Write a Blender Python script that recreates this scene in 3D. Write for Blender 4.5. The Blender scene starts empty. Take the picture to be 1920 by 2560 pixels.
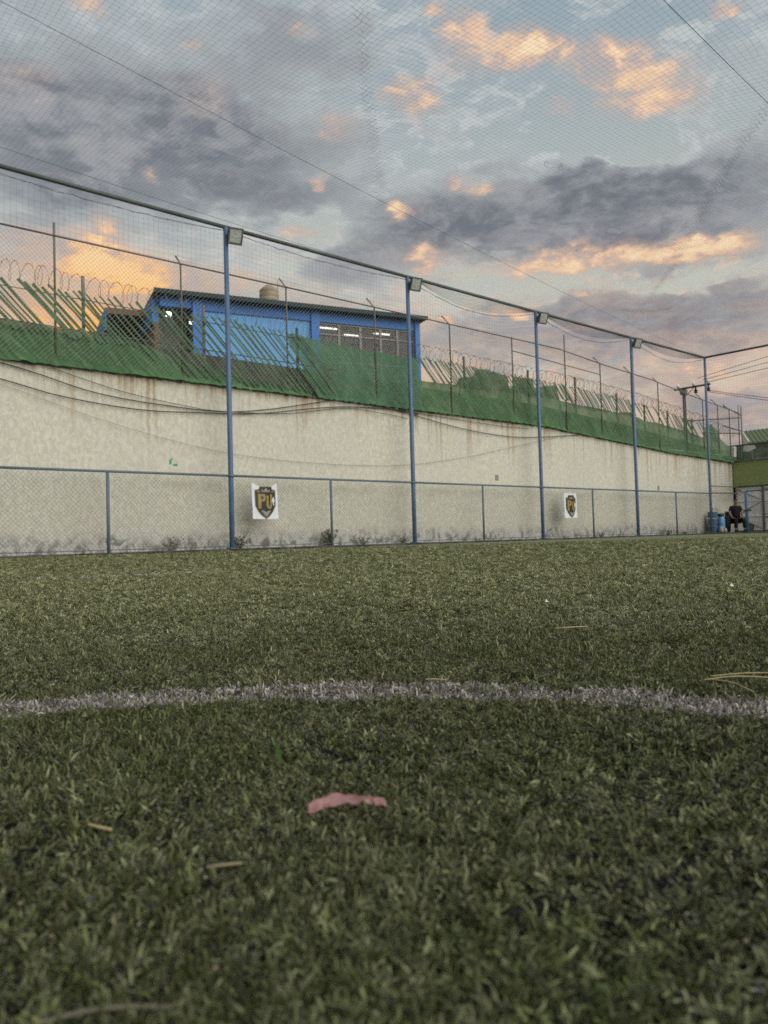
import bpy, math, random
import numpy as np
from mathutils import Vector, Matrix, noise as mnoise

# ------------------------------------------------------------------ scene, camera, world, sun
S = bpy.context.scene
C = S.collection
R = math.radians
EXPO = 1.0
S.view_settings.view_transform = 'Standard'
S.view_settings.look = 'None'
S.view_settings.exposure = EXPO
S.view_settings.gamma = 1.0
S.view_settings.use_curve_mapping = False
S.render.engine = 'CYCLES'
S.cycles.max_bounces = 6
S.cycles.transparent_max_bounces = 12
S.cycles.use_denoising = False

cd = bpy.data.cameras.new('camera')
cam = bpy.data.objects.new('camera', cd)
C.objects.link(cam)
S.camera = cam
YAW, PITCH, ROLL = 0.847874, 0.034551, -0.027922
fwd = Vector((math.cos(YAW) * math.cos(PITCH), math.sin(YAW) * math.cos(PITCH), math.sin(PITCH)))
rgt = Vector((math.sin(YAW), -math.cos(YAW), 0))
upv = rgt.cross(fwd)
r2 = rgt * math.cos(ROLL) + upv * math.sin(ROLL)
u2 = upv * math.cos(ROLL) - rgt * math.sin(ROLL)
M = Matrix((r2, u2, -fwd)).transposed().to_4x4()
M.translation = Vector((0, 0, 0.16))
cam.matrix_world = M
cd.sensor_fit = 'VERTICAL'
cd.sensor_height = 24.0
cd.lens = 24.0 * 1974.64 / 2560.0
cd.clip_start = 0.01
cd.clip_end = 2000
cd.dof.use_dof = True
cd.dof.focus_distance = 1.8
cd.dof.aperture_fstop = (cd.lens * 0.001) / 0.0025

# the light: last soft evening light from a bright part of the sky behind the camera's right shoulder
LD = Vector((-0.17, 0.83, -0.48)).normalized()
sd = bpy.data.lights.new('sun', 'SUN')
sd.energy = 1.5
sd.angle = R(72)
sd.color = (1.0, 0.97, 0.91)
sun = bpy.data.objects.new('sun', sd)
C.objects.link(sun)
sun.rotation_euler = LD.to_track_quat('-Z', 'Y').to_euler()


def lin(r, g, b, k=1.0):
    f = lambda c: ((c / 255) / 12.92 if c / 255 <= 0.04045 else (((c / 255) + 0.055) / 1.055) ** 2.4) * k
    return (f(r), f(g), f(b), 1.0)


class NT:
    """tiny node-tree writer"""
    def __init__(s, tree):
        s.t = tree; s.n = tree.nodes; s.l = tree.links
    def node(s, typ, **kw):
        x = s.n.new(typ)
        for k, v in kw.items(): setattr(x, k, v)
        return x
    def put(s, sock, v):
        if isinstance(v, bpy.types.NodeSocket): s.l.new(v, sock)
        elif v is not None: sock.default_value = v
    def m(s, op, a, b=None, c=None, clamp=False):
        x = s.node('ShaderNodeMath', operation=op, use_clamp=clamp)
        for i, v in enumerate((a, b, c)): s.put(x.inputs[i], v)
        return x.outputs[0]
    def v(s, op, a, b=None, c=None):
        x = s.node('ShaderNodeVectorMath', operation=op)
        for i, v in enumerate((a, b, c)): s.put(x.inputs[i], v)
        return x.outputs['Value'] if op in ('LENGTH', 'DOT_PRODUCT', 'DISTANCE') else x.outputs[0]
    def noise(s, vec, scale, detail=4, rough=0.55, dist=0.0, col=False, typ=None):
        x = s.node('ShaderNodeTexNoise')
        s.put(x.inputs['Vector'], vec)
        for k, v in (('Scale', scale), ('Detail', detail), ('Roughness', rough), ('Distortion', dist)): s.put(x.inputs[k], v)
        return x.outputs['Color'] if col else x.outputs['Fac']
    def mr(s, v, a, b, c=0.0, d=1.0, smooth=True):
        x = s.node('ShaderNodeMapRange', interpolation_type='SMOOTHSTEP' if smooth else 'LINEAR')
        s.put(x.inputs[0], v)
        for i, q in enumerate((a, b, c, d)): s.put(x.inputs[i + 1], q)
        return x.outputs[0]
    def mix(s, f, a, b, blend='MIX'):
        x = s.node('ShaderNodeMix', data_type='RGBA', blend_type=blend)
        s.put(x.inputs[0], f); s.put(x.inputs[6], a); s.put(x.inputs[7], b)
        return x.outputs[2]
    def xyz(s, v):
        x = s.node('ShaderNodeSeparateXYZ'); s.put(x.inputs[0], v); return x.outputs
    def cxyz(s, a, b, c):
        x = s.node('ShaderNodeCombineXYZ')
        for i, v in enumerate((a, b, c)): s.put(x.inputs[i], v)
        return x.outputs[0]


# sky features as (azimuth from +Y, elevation, half width, half height in degrees, amount)
GREY = [(22.5, 28.5, 10.7, 3.2, 1.0), (17.4, 25.8, 4.8, 3.5, 0.8), (30.4, 26.3, 6.7, 2.9, 0.8), (25.5, 23.2, 5.8, 1.7, 0.6), (35.6, 23.6, 5.1, 1.7, 0.7), (33.2, 33.4, 6.1, 1.9, 0.5), (53.8, 21.7, 8.2, 2.3, 1.1), (47.1, 21.9, 5.0, 1.8, 0.8), (63.1, 21.3, 6.3, 2.5, 1.0), (57.6, 22.7, 4.9, 1.9, 0.7), (62.8, 14.1, 6.2, 1.5, 1.0), (58.2, 14.3, 3.7, 1.2, 0.6), (37.9, 32.0, 5.5, 1.5, 0.5), (50.2, 13.7, 3.9, 1.3, 0.5), (64.9, 7.8, 3.3, 1.2, 0.8), (40.3, 19.8, 4.1, 1.5, 0.6), (18.5, 22.7, 4.2, 1.9, 0.6)]
CLEAR = [(56.3, 27.2, 6.2, 2.8, 1.0), (46.3, 26.3, 5.7, 1.6, 0.8), (52.6, 17.2, 7.0, 1.6, 1.2), (62.0, 16.7, 5.2, 1.1, 1.0), (60.2, 25.0, 6.0, 1.6, 0.6), (62.7, 31.7, 4.7, 1.2, 0.8), (36.3, 21.9, 2.7, 1.5, 0.6), (51.6, 33.8, 4.9, 0.9, 0.5)]
ORANGE = [(22.6, 18.6, 2.4, 1.3, 1.55), (21.9, 20.2, 1.2, 1.7, 0.6), (52.9, 31.9, 1.8, 0.9, 1.0), (48.2, 33.1, 1.7, 1.0, 0.8), (49.8, 31.3, 3.4, 1.0, 0.55), (57.1, 30.7, 1.9, 0.9, 0.8), (59.4, 30.2, 1.9, 1.0, 0.95), (61.0, 28.3, 3.0, 1.4, 0.8), (54.2, 31.6, 1.3, 0.7, 0.6), (66.2, 31.5, 1.0, 0.5, 0.8), (44.0, 30.0, 1.5, 0.9, 0.9), (45.3, 28.9, 1.2, 0.7, 0.8), (39.0, 28.0, 1.7, 0.9, 0.5), (29.2, 29.9, 2.0, 1.1, 0.2), (29.1, 28.6, 1.5, 0.9, 0.2), (21.4, 33.4, 1.1, 0.5, 0.9), (27.9, 32.3, 0.8, 0.4, 0.5), (48.2, 24.0, 1.2, 0.6, 0.8), (42.7, 23.0, 0.6, 0.5, 0.8), (43.8, 22.8, 1.0, 0.4, 0.6), (52.0, 18.7, 2.6, 0.8, 0.7), (55.9, 18.8, 2.8, 0.8, 0.9), (60.0, 18.6, 3.3, 0.8, 0.8), (65.6, 18.4, 2.0, 0.7, 1.0), (63.0, 18.3, 1.8, 0.6, 0.6), (46.0, 19.6, 2.7, 1.2, 0.4), (44.8, 19.6, 0.7, 0.9, 0.6), (37.2, 24.6, 0.6, 0.4, 0.8), (35.6, 21.6, 1.0, 0.4, 0.7), (25.4, 24.8, 0.6, 0.4, 0.7), (36.6, 33.4, 0.9, 0.4, 0.6), (26.2, 18.3, 2.6, 0.9, 0.5), (51.4, 15.8, 1.3, 0.4, 0.8), (32.8, 18.2, 2.7, 0.8, 0.5), (18.2, 19.1, 2.6, 1.4, 0.5), (46.2, 15.5, 1.0, 0.4, 0.7), (17.5, 29.0, 1.8, 1.0, 0.35), (55.0, 28.1, 0.8, 0.4, 0.6), (46.1, 34.3, 0.7, 0.4, 0.6), (65.0, 10.5, 4.4, 1.8, 0.45), (20.7, 15.0, 3.2, 1.2, 1.0), (56.8, 16.3, 1.9, 0.6, 0.3)]
WHITE = [(35.8, 29.2, 3.7, 1.6, 0.6), (25.7, 31.6, 3.9, 1.2, 0.5), (19.2, 31.2, 2.7, 1.4, 0.5), (36.0, 25.1, 4.8, 1.4, 0.7), (37.6, 21.6, 3.7, 1.2, 0.7), (30.3, 25.4, 2.7, 0.8, 0.5), (44.9, 34.1, 3.1, 1.0, 0.3), (54.1, 30.1, 2.0, 0.8, 0.3), (16.3, 26.9, 1.4, 1.2, 0.5)]


def build_world():
    w = bpy.data.worlds.new('World')
    S.world = w
    w.use_nodes = True
    w.cycles.sampling_method = 'MANUAL'
    w.cycles.sample_map_resolution = 256
    w.node_tree.nodes.clear()
    n = NT(w.node_tree)
    K = 1.0 / (2 ** EXPO)
    d = n.node('ShaderNodeTexCoord').outputs['Generated']
    x, y, z = n.xyz(d)
    zc = n.m('MAXIMUM', z, 0.0)
    el = n.m('MULTIPLY', n.m('ARCSINE', z), 57.29578)
    az = n.m('MULTIPLY', n.m('ARCTAN2', x, y), 57.29578)
    den = n.m('ADD', zc, 0.22)
    q = n.cxyz(n.m('DIVIDE', x, den), n.m('DIVIDE', y, den), n.m('MULTIPLY', zc, 1.5))
    wa = n.noise(q, 3.0, 5, 0.62, col=True)
    wb = n.noise(q, 13.0, 4, 0.6, col=True)
    wx, wy, wz = n.xyz(wa)
    vx, vy, vz = n.xyz(wb)
    azw = n.m('ADD', az, n.m('ADD', n.m('MULTIPLY_ADD', wx, 9.0, -4.5), n.m('MULTIPLY_ADD', vx, 4.0, -2.0)))
    elw = n.m('ADD', el, n.m('ADD', n.m('MULTIPLY_ADD', wy, 6.0, -3.0), n.m('MULTIPLY_ADD', vy, 3.0, -1.5)))
    P = n.cxyz(azw, elw, 0.0)
    azs = n.m('ADD', az, n.m('MULTIPLY_ADD', vx, 3.4, -1.7))
    els = n.m('ADD', el, n.m('MULTIPLY_ADD', vy, 2.4, -1.2))
    Ps = n.cxyz(azs, els, 0.0)

    def blobs(L, P, grow=1.2):
        acc = None
        for a, e, ra, re, amt in L:
            ia, ie = 1 / (ra * grow), 1 / (re * grow)
            t = n.v('MULTIPLY_ADD', P, (ia, ie, 0), (-a * ia, -e * ie, 0))
            f = n.mr(n.v('LENGTH', t), 0.0, 1.15, amt, 0.0)
            acc = f if acc is None else n.m('ADD', acc, f)
        return acc

    # the cloud deck is torn into rolls that run away towards the upper right
    qd = n.v('ADD', q, n.v('MULTIPLY_ADD', n.noise(q, 5.0, 4, 0.6, col=True), (0.16, 0.16, 0.16), (-0.08, -0.08, -0.08)))
    big = n.noise(qd, 2.2, 6, 0.58)
    mid = n.noise(qd, 6.0, 8, 0.62)
    fine = n.noise(qd, 19.0, 7, 0.66)
    # clear sky: pale, warm towards the horizon
    h = n.mr(el, 2.0, 17.0)
    h2 = n.mr(el, 14.0, 36.0)
    base = n.mix(h, lin(226, 202, 176, K), lin(204, 206, 194, K))
    base = n.mix(h2, base, lin(156, 173, 183, K))
    sky = n.node('ShaderNodeTexSky', sky_type='NISHITA')
    sky.sun_disc = False
    sky.sun_elevation = math.asin(-LD.z)
    sky.sun_rotation = math.atan2(-LD.x, -LD.y)
    sk = n.mix(1.0, sky.outputs[0], (0.05, 0.05, 0.05, 1), 'MULTIPLY')
    base = n.mix(0.08, base, sk)
    # grey cloud masses
    g0 = n.m('SUBTRACT', blobs(GREY, P, 1.6), n.m('MULTIPLY', blobs(CLEAR, P, 1.2), 0.9))
    g0 = n.m('SUBTRACT', g0, n.m('MULTIPLY', blobs(WHITE, P, 1.2), 0.55))
    rough = n.m('ADD', n.m('MULTIPLY_ADD', mid, 2.6, -1.3), n.m('MULTIPLY_ADD', fine, 1.1, -0.55))
    g = n.m('ADD', n.m('ADD', g0, n.m('MULTIPLY_ADD', big, 1.5, -0.62)), rough)
    thin = n.mr(g, -0.45, 0.35)
    thick = n.mr(g, -0.1, 1.2)
    pale = n.mix(n.mr(el, 8, 22), lin(190, 172, 164, K), lin(180, 187, 189, K))
    dark = n.mix(n.mr(el, 9, 24), lin(150, 138, 144, K), lin(108, 114, 125, K))
    dark = n.mix(n.mr(n.m('ADD', mid, n.m('MULTIPLY', fine, 0.6)), 0.62, 0.98), dark, lin(160, 162, 166, K))
    col = n.mix(n.m('MULTIPLY', thin, 0.8), base, pale)
    col = n.mix(n.m('MULTIPLY', thick, 0.95), col, dark)
    # bright torn rims where the deck thins
    rim = n.m('MULTIPLY', n.mr(g, -0.35, 0.0), n.mr(g, 0.0, 0.45, 1.0, 0.0))
    rim = n.m('MULTIPLY', rim, n.mr(fine, 0.46, 0.62))
    col = n.mix(n.m('MULTIPLY', rim, 0.55), col, n.mix(n.mr(el, 12, 26), lin(240, 206, 176, K), lin(208, 213, 213, K)))
    # low warm streaks towards the horizon, strongest on the left where the sun has gone down
    st = n.noise(n.cxyz(n.m('MULTIPLY', az, 0.06), n.m('MULTIPLY', el, 0.20), 3.1), 2.6, 7, 0.64, 0.8)
    west = n.mr(az, 70, 14, 0.35, 1.0)
    warm = n.m('MULTIPLY', n.m('MULTIPLY', n.mr(st, 0.44, 0.64), n.mr(el, 23, 10, 0.0, 0.62)), west)
    col = n.mix(warm, col, n.mix(west, lin(232, 196, 170, K), lin(250, 196, 140, K)))
    # sun-struck puffs
    o = blobs(ORANGE, Ps, 1.75)
    # soft pinkish veil round every lit puff, and the glow of the sunset low in the west
    col = n.mix(n.mr(o, 0.0, 1.1, 0.0, 0.55), col, n.mix(n.mr(el, 14, 26), lin(226, 184, 156, K), lin(196, 176, 170, K)))
    gl = n.mr(n.v('LENGTH', n.v('MULTIPLY_ADD', P, (0.085, 0.16, 0), (-21.0 * 0.085, -15.0 * 0.16, 0))), 0.0, 1.1, 0.62, 0.0)
    col = n.mix(gl, col, lin(248, 182, 112, K))
    tex = n.m('ADD', n.m('MULTIPLY_ADD', fine, 3.4, -1.7), n.m('MULTIPLY_ADD', mid, 2.6, -1.3))
    o = n.m('MULTIPLY', o, n.mr(tex, -0.75, 0.8, 0.06, 2.3, smooth=False))
    stray = n.m('MULTIPLY', n.mr(mid, 0.54, 0.68), n.mr(fine, 0.52, 0.68, 0.0, 0.6))
    o = n.m('ADD', o, stray)
    om = n.mr(o, 0.05, 1.5)
    low = n.mr(el, 12, 24, 0.0, 1.0)
    oc = n.mix(n.mr(o, 0.1, 1.15), lin(200, 174, 166, K), lin(248, 206, 168, K))
    oc = n.mix(n.mr(o, 1.0, 1.9), oc, lin(255, 230, 190, K))
    glow = n.m('MULTIPLY', n.mr(o, 0.5, 1.2), n.m('MULTIPLY', n.m('SUBTRACT', 1.0, low), n.mr(az, 45, 24)))
    oc = n.mix(glow, oc, lin(255, 186, 78, K * 1.12))
    col = n.mix(n.m('MULTIPLY', om, 0.88), col, oc)
    bg = n.node('ShaderNodeBackground')
    n.put(bg.inputs[0], col)
    bg.inputs[1].default_value = 1.0
    out = n.node('ShaderNodeOutputWorld')
    n.l.new(bg.outputs[0], out.inputs[0])


build_world()
# ------------------------------------------------------------------ helpers
rnd = random.Random(11)
F2 = 1.0


class MB:
    """collects vertices and faces of one mesh"""
    def __init__(s): s.v = []; s.f = []
    def add(s, vs, fs):
        o = len(s.v); s.v.extend(tuple(q) for q in vs); s.f.extend(tuple(i + o for i in q) for q in fs); return s
    def box(s, x0, x1, y0, y1, z0, z1):
        return s.add([(x, y, z) for z in (z0, z1) for y in (y0, y1) for x in (x0, x1)],
                     [(0, 2, 3, 1), (4, 5, 7, 6), (0, 1, 5, 4), (2, 6, 7, 3), (0, 4, 6, 2), (1, 3, 7, 5)])
    def tube(s, pts, r, n=6, caps=True):
        pts = [Vector(p) for p in pts]; k = len(pts)
        rr = r if isinstance(r, (list, tuple)) else [r] * k
        vs = []; fs = []
        for i, p in enumerate(pts):
            t = (pts[min(i + 1, k - 1)] - pts[max(i - 1, 0)]).normalized()
            a = Vector((0, 0, 1)) if abs(t.z) < 0.9 else Vector((1, 0, 0))
            e1 = t.cross(a).normalized(); e2 = e1.cross(t)
            for j in range(n):
                w = 2 * math.pi * (j + .5) / n
                vs.append(p + (e1 * math.cos(w) + e2 * math.sin(w)) * rr[i])
        for i in range(k - 1):
            for j in range(n):
                j2 = (j + 1) % n
                fs.append((i * n + j, i * n + j2, (i + 1) * n + j2, (i + 1) * n + j))
        if caps: fs += [tuple(range(n))[::-1], tuple(range((k - 1) * n, k * n))]
        return s.add(vs, fs)
    def prism(s, poly, axis, a, b):
        """polygon of 2D points extruded along 'x','y' or 'z' from a to b"""
        def P(p, t):
            if axis == 'y': return (p[0], t, p[1])
            if axis == 'x': return (t, p[0], p[1])
            return (p[0], p[1], t)
        k = len(poly)
        vs = [P(p, a) for p in poly] + [P(p, b) for p in poly]
        fs = [tuple(range(k)), tuple(range(k, 2 * k))[::-1]] + [(i, (i + 1) % k, k + (i + 1) % k, k + i)[::-1] for i in range(k)]
        return s.add(vs, fs)
    def lathe(s, prof, n=16, cx=0, cy=0):
        vs = []; fs = []
        for r, z in prof:
            for j in range(n):
                w = 2 * math.pi * j / n; vs.append((cx + r * math.cos(w), cy + r * math.sin(w), z))
        for i in range(len(prof) - 1):
            for j in range(n):
                j2 = (j + 1) % n; fs.append((i * n + j, i * n + j2, (i + 1) * n + j2, (i + 1) * n + j))
        fs += [tuple(range(n))[::-1], tuple(range((len(prof) - 1) * n, len(prof) * n))]
        return s.add(vs, fs)
    def mesh(s, name, mat, smooth=False):
        m = bpy.data.meshes.new(name); m.from_pydata(s.v, [], s.f); m.update()
        if mat: m.materials.append(mat)
        if smooth: m.polygons.foreach_set('use_smooth', [True] * len(m.polygons))
        return m
    def obj(s, name, mat, parent=None, smooth=False, loc=None, rz=None, bevel=0.0):
        o = bpy.data.objects.new(name, s.mesh(name, mat, smooth)); C.objects.link(o)
        if parent: o.parent = parent
        if loc: o.location = loc
        if rz is not None: o.rotation_euler.z = rz
        if bevel:
            b = o.modifiers.new('bevel', 'BEVEL'); b.width = bevel; b.segments = 2; b.limit_method = 'ANGLE'
        return o


def tag(o, label, cat, group=None):
    o['label'] = label; o['category'] = cat
    if group: o['group'] = group
    return o


def kind(o, k, label=None):
    o['kind'] = k
    if label: o['label'] = label
    return o


def empty(name, loc=(0, 0, 0), rz=0.0):
    o = bpy.data.objects.new(name, None); C.objects.link(o); o.location = loc; o.rotation_euler.z = rz
    o.empty_display_size = 0.1
    return o


def lerp_prof(prof, x):
    if x <= prof[0][0]: return prof[0][1]
    for (a, b), (c, d) in zip(prof, prof[1:]):
        if x <= c: return b + (d - b) * ((x - a) / (c - a) if c > a else 0)
    return prof[-1][1]


# ------------------------------------------------------------------ materials
def mat(name, col, rough=0.6, spec=0.4, metal=0.0, var=0.0, vscale=8.0, col2=None, bump=0.0, bscale=40.0, emit=None, estr=0.0, detail=5):
    m = bpy.data.materials.new(name); m.use_nodes = True
    n = NT(m.node_tree); b = n.n['Principled BSDF']
    b.inputs['Roughness'].default_value = rough
    b.inputs['Specular IOR Level'].default_value = spec
    b.inputs['Metallic'].default_value = metal
    P = n.node('ShaderNodeNewGeometry').outputs['Position']
    if var or col2:
        c2 = col2 or tuple(c * (1 - var) for c in col[:3]) + (1,)
        f = n.mr(n.noise(P, vscale, detail, 0.6), 0.34, 0.68)
        n.put(b.inputs['Base Color'], n.mix(f, col, c2))
        n.put(b.inputs['Roughness'], n.m('MULTIPLY_ADD', f, 0.18, rough - 0.09))
    else:
        b.inputs['Base Color'].default_value = col
    if bump:
        bp = n.node('ShaderNodeBump'); bp.inputs['Strength'].default_value = bump; bp.inputs['Distance'].default_value = 0.01
        n.put(bp.inputs['Height'], n.noise(P, bscale, 4, 0.6)); n.put(b.inputs['Normal'], bp.outputs[0])
    if emit:
        b.inputs['Emission Color'].default_value = emit; b.inputs['Emission Strength'].default_value = estr
    return m


BLUE = mat('blue_paint', (0.060, 0.120, 0.235, 1), 0.5, 0.4, var=.0, col2=(0.095, 0.145, 0.225, 1), vscale=5, bump=.15, bscale=60)
BLUE_WORN = mat('worn_blue_paint', (0.085, 0.125, 0.17, 1), 0.6, 0.35, col2=(0.12, 0.15, 0.165, 1), vscale=9, bump=.2)
BEAM = mat('dull_green_steel', (0.075, 0.085, 0.075, 1), 0.55, 0.4, col2=(0.05, 0.062, 0.058, 1), vscale=6)
GALV = mat('galvanised_steel', (0.15, 0.155, 0.15, 1), 0.5, 0.5, metal=.3, col2=(0.20, 0.16, 0.12, 1), vscale=10)
WIRE = mat('galvanised_wire', (0.24, 0.25, 0.235, 1), 0.55, 0.4, metal=.2)
WIRE_B = mat('painted_wire', (0.11, 0.125, 0.115, 1), 0.6, 0.3)
NET = mat('weathered_net_cord', (0.07, 0.08, 0.085, 1), 0.8, 0.2)
NETS = mat('grey_net_cord', (0.12, 0.125, 0.13, 1), 0.8, 0.2)
ROPE = mat('dark_rope', (0.03, 0.035, 0.04, 1), 0.8, 0.2)
CABLE = mat('black_cable', (0.03, 0.03, 0.028, 1), 0.7, 0.3)
RAZOR = mat('razor_wire_steel', (0.17, 0.165, 0.15, 1), 0.5, 0.4, metal=.35)
CONC = mat('concrete', (0.20, 0.195, 0.18, 1), 0.9, 0.2, col2=(0.12, 0.118, 0.11, 1), vscale=3.2, bump=.4, bscale=35)
CONC_D = mat('old_concrete', (0.115, 0.115, 0.105, 1), 0.92, 0.2, col2=(0.20, 0.195, 0.175, 1), vscale=2.3, bump=.5, bscale=22)
EARTH = mat('bare_earth', (0.10, 0.085, 0.06, 1), 0.95, 0.1, col2=(0.06, 0.065, 0.035, 1), vscale=.6, bump=.5, bscale=12)
SLATG = mat('green_plastic_strip', (0.06, 0.135, 0.055, 1), 0.55, 0.35, col2=(0.04, 0.09, 0.04, 1), vscale=4)
WHITE_P = mat('white_vinyl', (0.62, 0.66, 0.70, 1), 0.45, 0.4, col2=(0.55, 0.59, 0.64, 1), vscale=3)
BLACK = mat('black_print', (0.012, 0.013, 0.012, 1), 0.45, 0.4)
GOLD = mat('gold_print', (0.21, 0.15, 0.025, 1), 0.45, 0.4, col2=(0.30, 0.23, 0.07, 1), vscale=14)
SILVER = mat('grey_print', (0.22, 0.21, 0.20, 1), 0.5, 0.4)
DARKG = mat('dark_green_fascia', (0.008, 0.028, 0.032, 1), 0.6, 0.3)
BBLUE = mat('building_blue', (0.045, 0.175, 0.50, 1), 0.65, 0.3, col2=(0.06, 0.19, 0.48, 1), vscale=1.2, bump=.1)
LBLUE = mat('building_light_blue', (0.13, 0.34, 0.66, 1), 0.75, 0.3, col2=(0.15, 0.36, 0.64, 1), vscale=1.0, bump=.1)
BROWN = mat('brown_soffit', (0.22, 0.12, 0.09, 1), 0.8, 0.2, col2=(0.16, 0.085, 0.07, 1), vscale=2)
GREYW = mat('grey_render', (0.27, 0.265, 0.25, 1), 0.85, 0.2, col2=(0.20, 0.20, 0.19, 1), vscale=2.2)
IRON = mat('dark_iron', (0.06, 0.062, 0.06, 1), 0.55, 0.4)
TANKM = mat('beige_plastic', (0.33, 0.27, 0.18, 1), 0.6, 0.3, col2=(0.26, 0.215, 0.15, 1), vscale=3)
GATE = mat('grey_sheet_metal', (0.74, 0.75, 0.76, 1), 0.5, 0.4, col2=(0.60, 0.61, 0.62, 1), vscale=2.4)
OLIVE = mat('olive_green_wall', (0.22, 0.29, 0.11, 1), 0.85, 0.2, col2=(0.27, 0.31, 0.14, 1), vscale=2.2, bump=.2)
GROOF = mat('green_sheet_roof', (0.10, 0.145, 0.06, 1), 0.6, 0.3, col2=(0.14, 0.17, 0.085, 1), vscale=1.5)
WHITEW = mat('white_paint', (0.60, 0.60, 0.57, 1), 0.7, 0.3, col2=(0.45, 0.45, 0.43, 1), vscale=2)
HOUSING = mat('grey_lamp_housing', (0.10, 0.11, 0.10, 1), 0.5, 0.4)
LENS = mat('lamp_lens', (0.48, 0.51, 0.47, 1), 0.25, 0.5, col2=(0.30, 0.33, 0.31, 1), vscale=20)


def m_wall():
    m = bpy.data.materials.new('cream_plaster'); m.use_nodes = True
    n = NT(m.node_tree); b = n.n['Principled BSDF']
    b.inputs['Roughness'].default_value = 0.9; b.inputs['Specular IOR Level'].default_value = 0.15
    P = n.node('ShaderNodeNewGeometry').outputs['Position']
    x, y, z = n.xyz(P)
    col = n.mix(n.mr(n.noise(P, 0.5, 5, .6), .3, .7), (0.59, 0.578, 0.495, 1), (0.535, 0.528, 0.462, 1))
    # trowelled relief: short upright strokes
    q = n.cxyz(n.m('MULTIPLY', x, 13.0), 0.0, n.m('MULTIPLY', z, 8.0))
    tw = n.noise(q, 1.0, 4, .65, .6)
    col = n.mix(n.mr(tw, .36, .62, 0, .72), col, (0.41, 0.398, 0.325, 1))
    big = n.noise(n.cxyz(n.m('MULTIPLY', x, 3.0), 0.0, n.m('MULTIPLY', z, 1.2)), 1.0, 5, .6)
    col = n.mix(n.mr(big, .42, .68, 0, .5), col, (0.50, 0.48, 0.39, 1))
    # rust runs from the rail fixings on top of the wall
    top = n.mr(x, 20.0, 33.3, 3.63, 3.0, smooth=False)
    dz = n.m('SUBTRACT', top, z)
    xr = n.m('ADD', x, n.m('MULTIPLY_ADD', n.noise(n.cxyz(0.0, 0.0, z), 5.0, 3), .10, -.05))
    run = n.noise(n.cxyz(n.m('MULTIPLY', xr, 5.5), 0.0, n.m('MULTIPLY', z, .12)), 1.0, 3, .7)
    clump = n.noise(n.cxyz(n.m('MULTIPLY', x, .75), 0.0, 4.7), 1.0, 2, .5)
    ln = n.mr(clump, .36, .62, .25, 1.7)
    fade = n.m('SUBTRACT', 1.0, n.m('DIVIDE', dz, ln), clamp=True)
    rs = n.m('MULTIPLY', n.mr(run, .50, .60), n.m('MULTIPLY', fade, n.mr(tw, .25, .6, .6, 1.0)))
    col = n.mix(n.m('MULTIPLY', rs, .85), col, (0.29, 0.18, 0.08, 1))
    # old grey runs
    run2 = n.noise(n.cxyz(n.m('MULTIPLY', xr, 9.0), 2.0, n.m('MULTIPLY', z, .2)), 1.0, 3, .7)
    fade2 = n.mr(dz, 0.0, 1.1, 1.0, 0.0)
    col = n.mix(n.m('MULTIPLY', n.m('MULTIPLY', n.mr(run2, .5, .68), fade2), .45), col, (0.26, 0.25, 0.20, 1))
    # damp, mould and splash dirt at the foot
    ed = n.noise(P, 1.7, 6, .7, .5)
    foot = n.mr(n.m('ADD', z, n.m('MULTIPLY_ADD', ed, -.8, .30)), .02, .42, 1.0, 0.0)
    col = n.mix(n.m('MULTIPLY', foot, .75), col, (0.42, 0.42, 0.41, 1))
    mould = n.m('MULTIPLY', n.mr(n.noise(n.cxyz(n.m('MULTIPLY', x, 4.6), 0.0, n.m('MULTIPLY', z, 3.6)), 1.0, 7, .75, .6), .44, .60),
                n.mr(n.m('ADD', z, n.m('MULTIPLY_ADD', n.noise(n.cxyz(n.m('MULTIPLY', x, .9), 0., 0.), 1.0, 3), -.9, .40)), .05, .5, 1.0, 0.0))
    col = n.mix(n.m('MULTIPLY', mould, .85), col, (0.09, 0.09, 0.08, 1))
    # uneven darker band along the wall, just below fence rail height
    gl = n.m('MULTIPLY', n.mr(z, 1.22, 1.44, 0.0, 1.0), n.mr(z, 1.44, 1.56, 1.0, 0.0))
    col = n.mix(n.m('MULTIPLY', n.m('MULTIPLY', gl, n.mr(n.noise(P, 1.1, 4), .35, .6)), .30), col, (0.30, 0.28, 0.21, 1))
    n.put(b.inputs['Base Color'], col)
    bp = n.node('ShaderNodeBump'); bp.inputs['Strength'].default_value = .55; bp.inputs['Distance'].default_value = .012
    n.put(bp.inputs['Height'], n.m('ADD', tw, n.m('MULTIPLY', n.noise(P, 60, 3), .4)))
    n.put(b.inputs['Normal'], bp.outputs[0])
    return m


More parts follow.
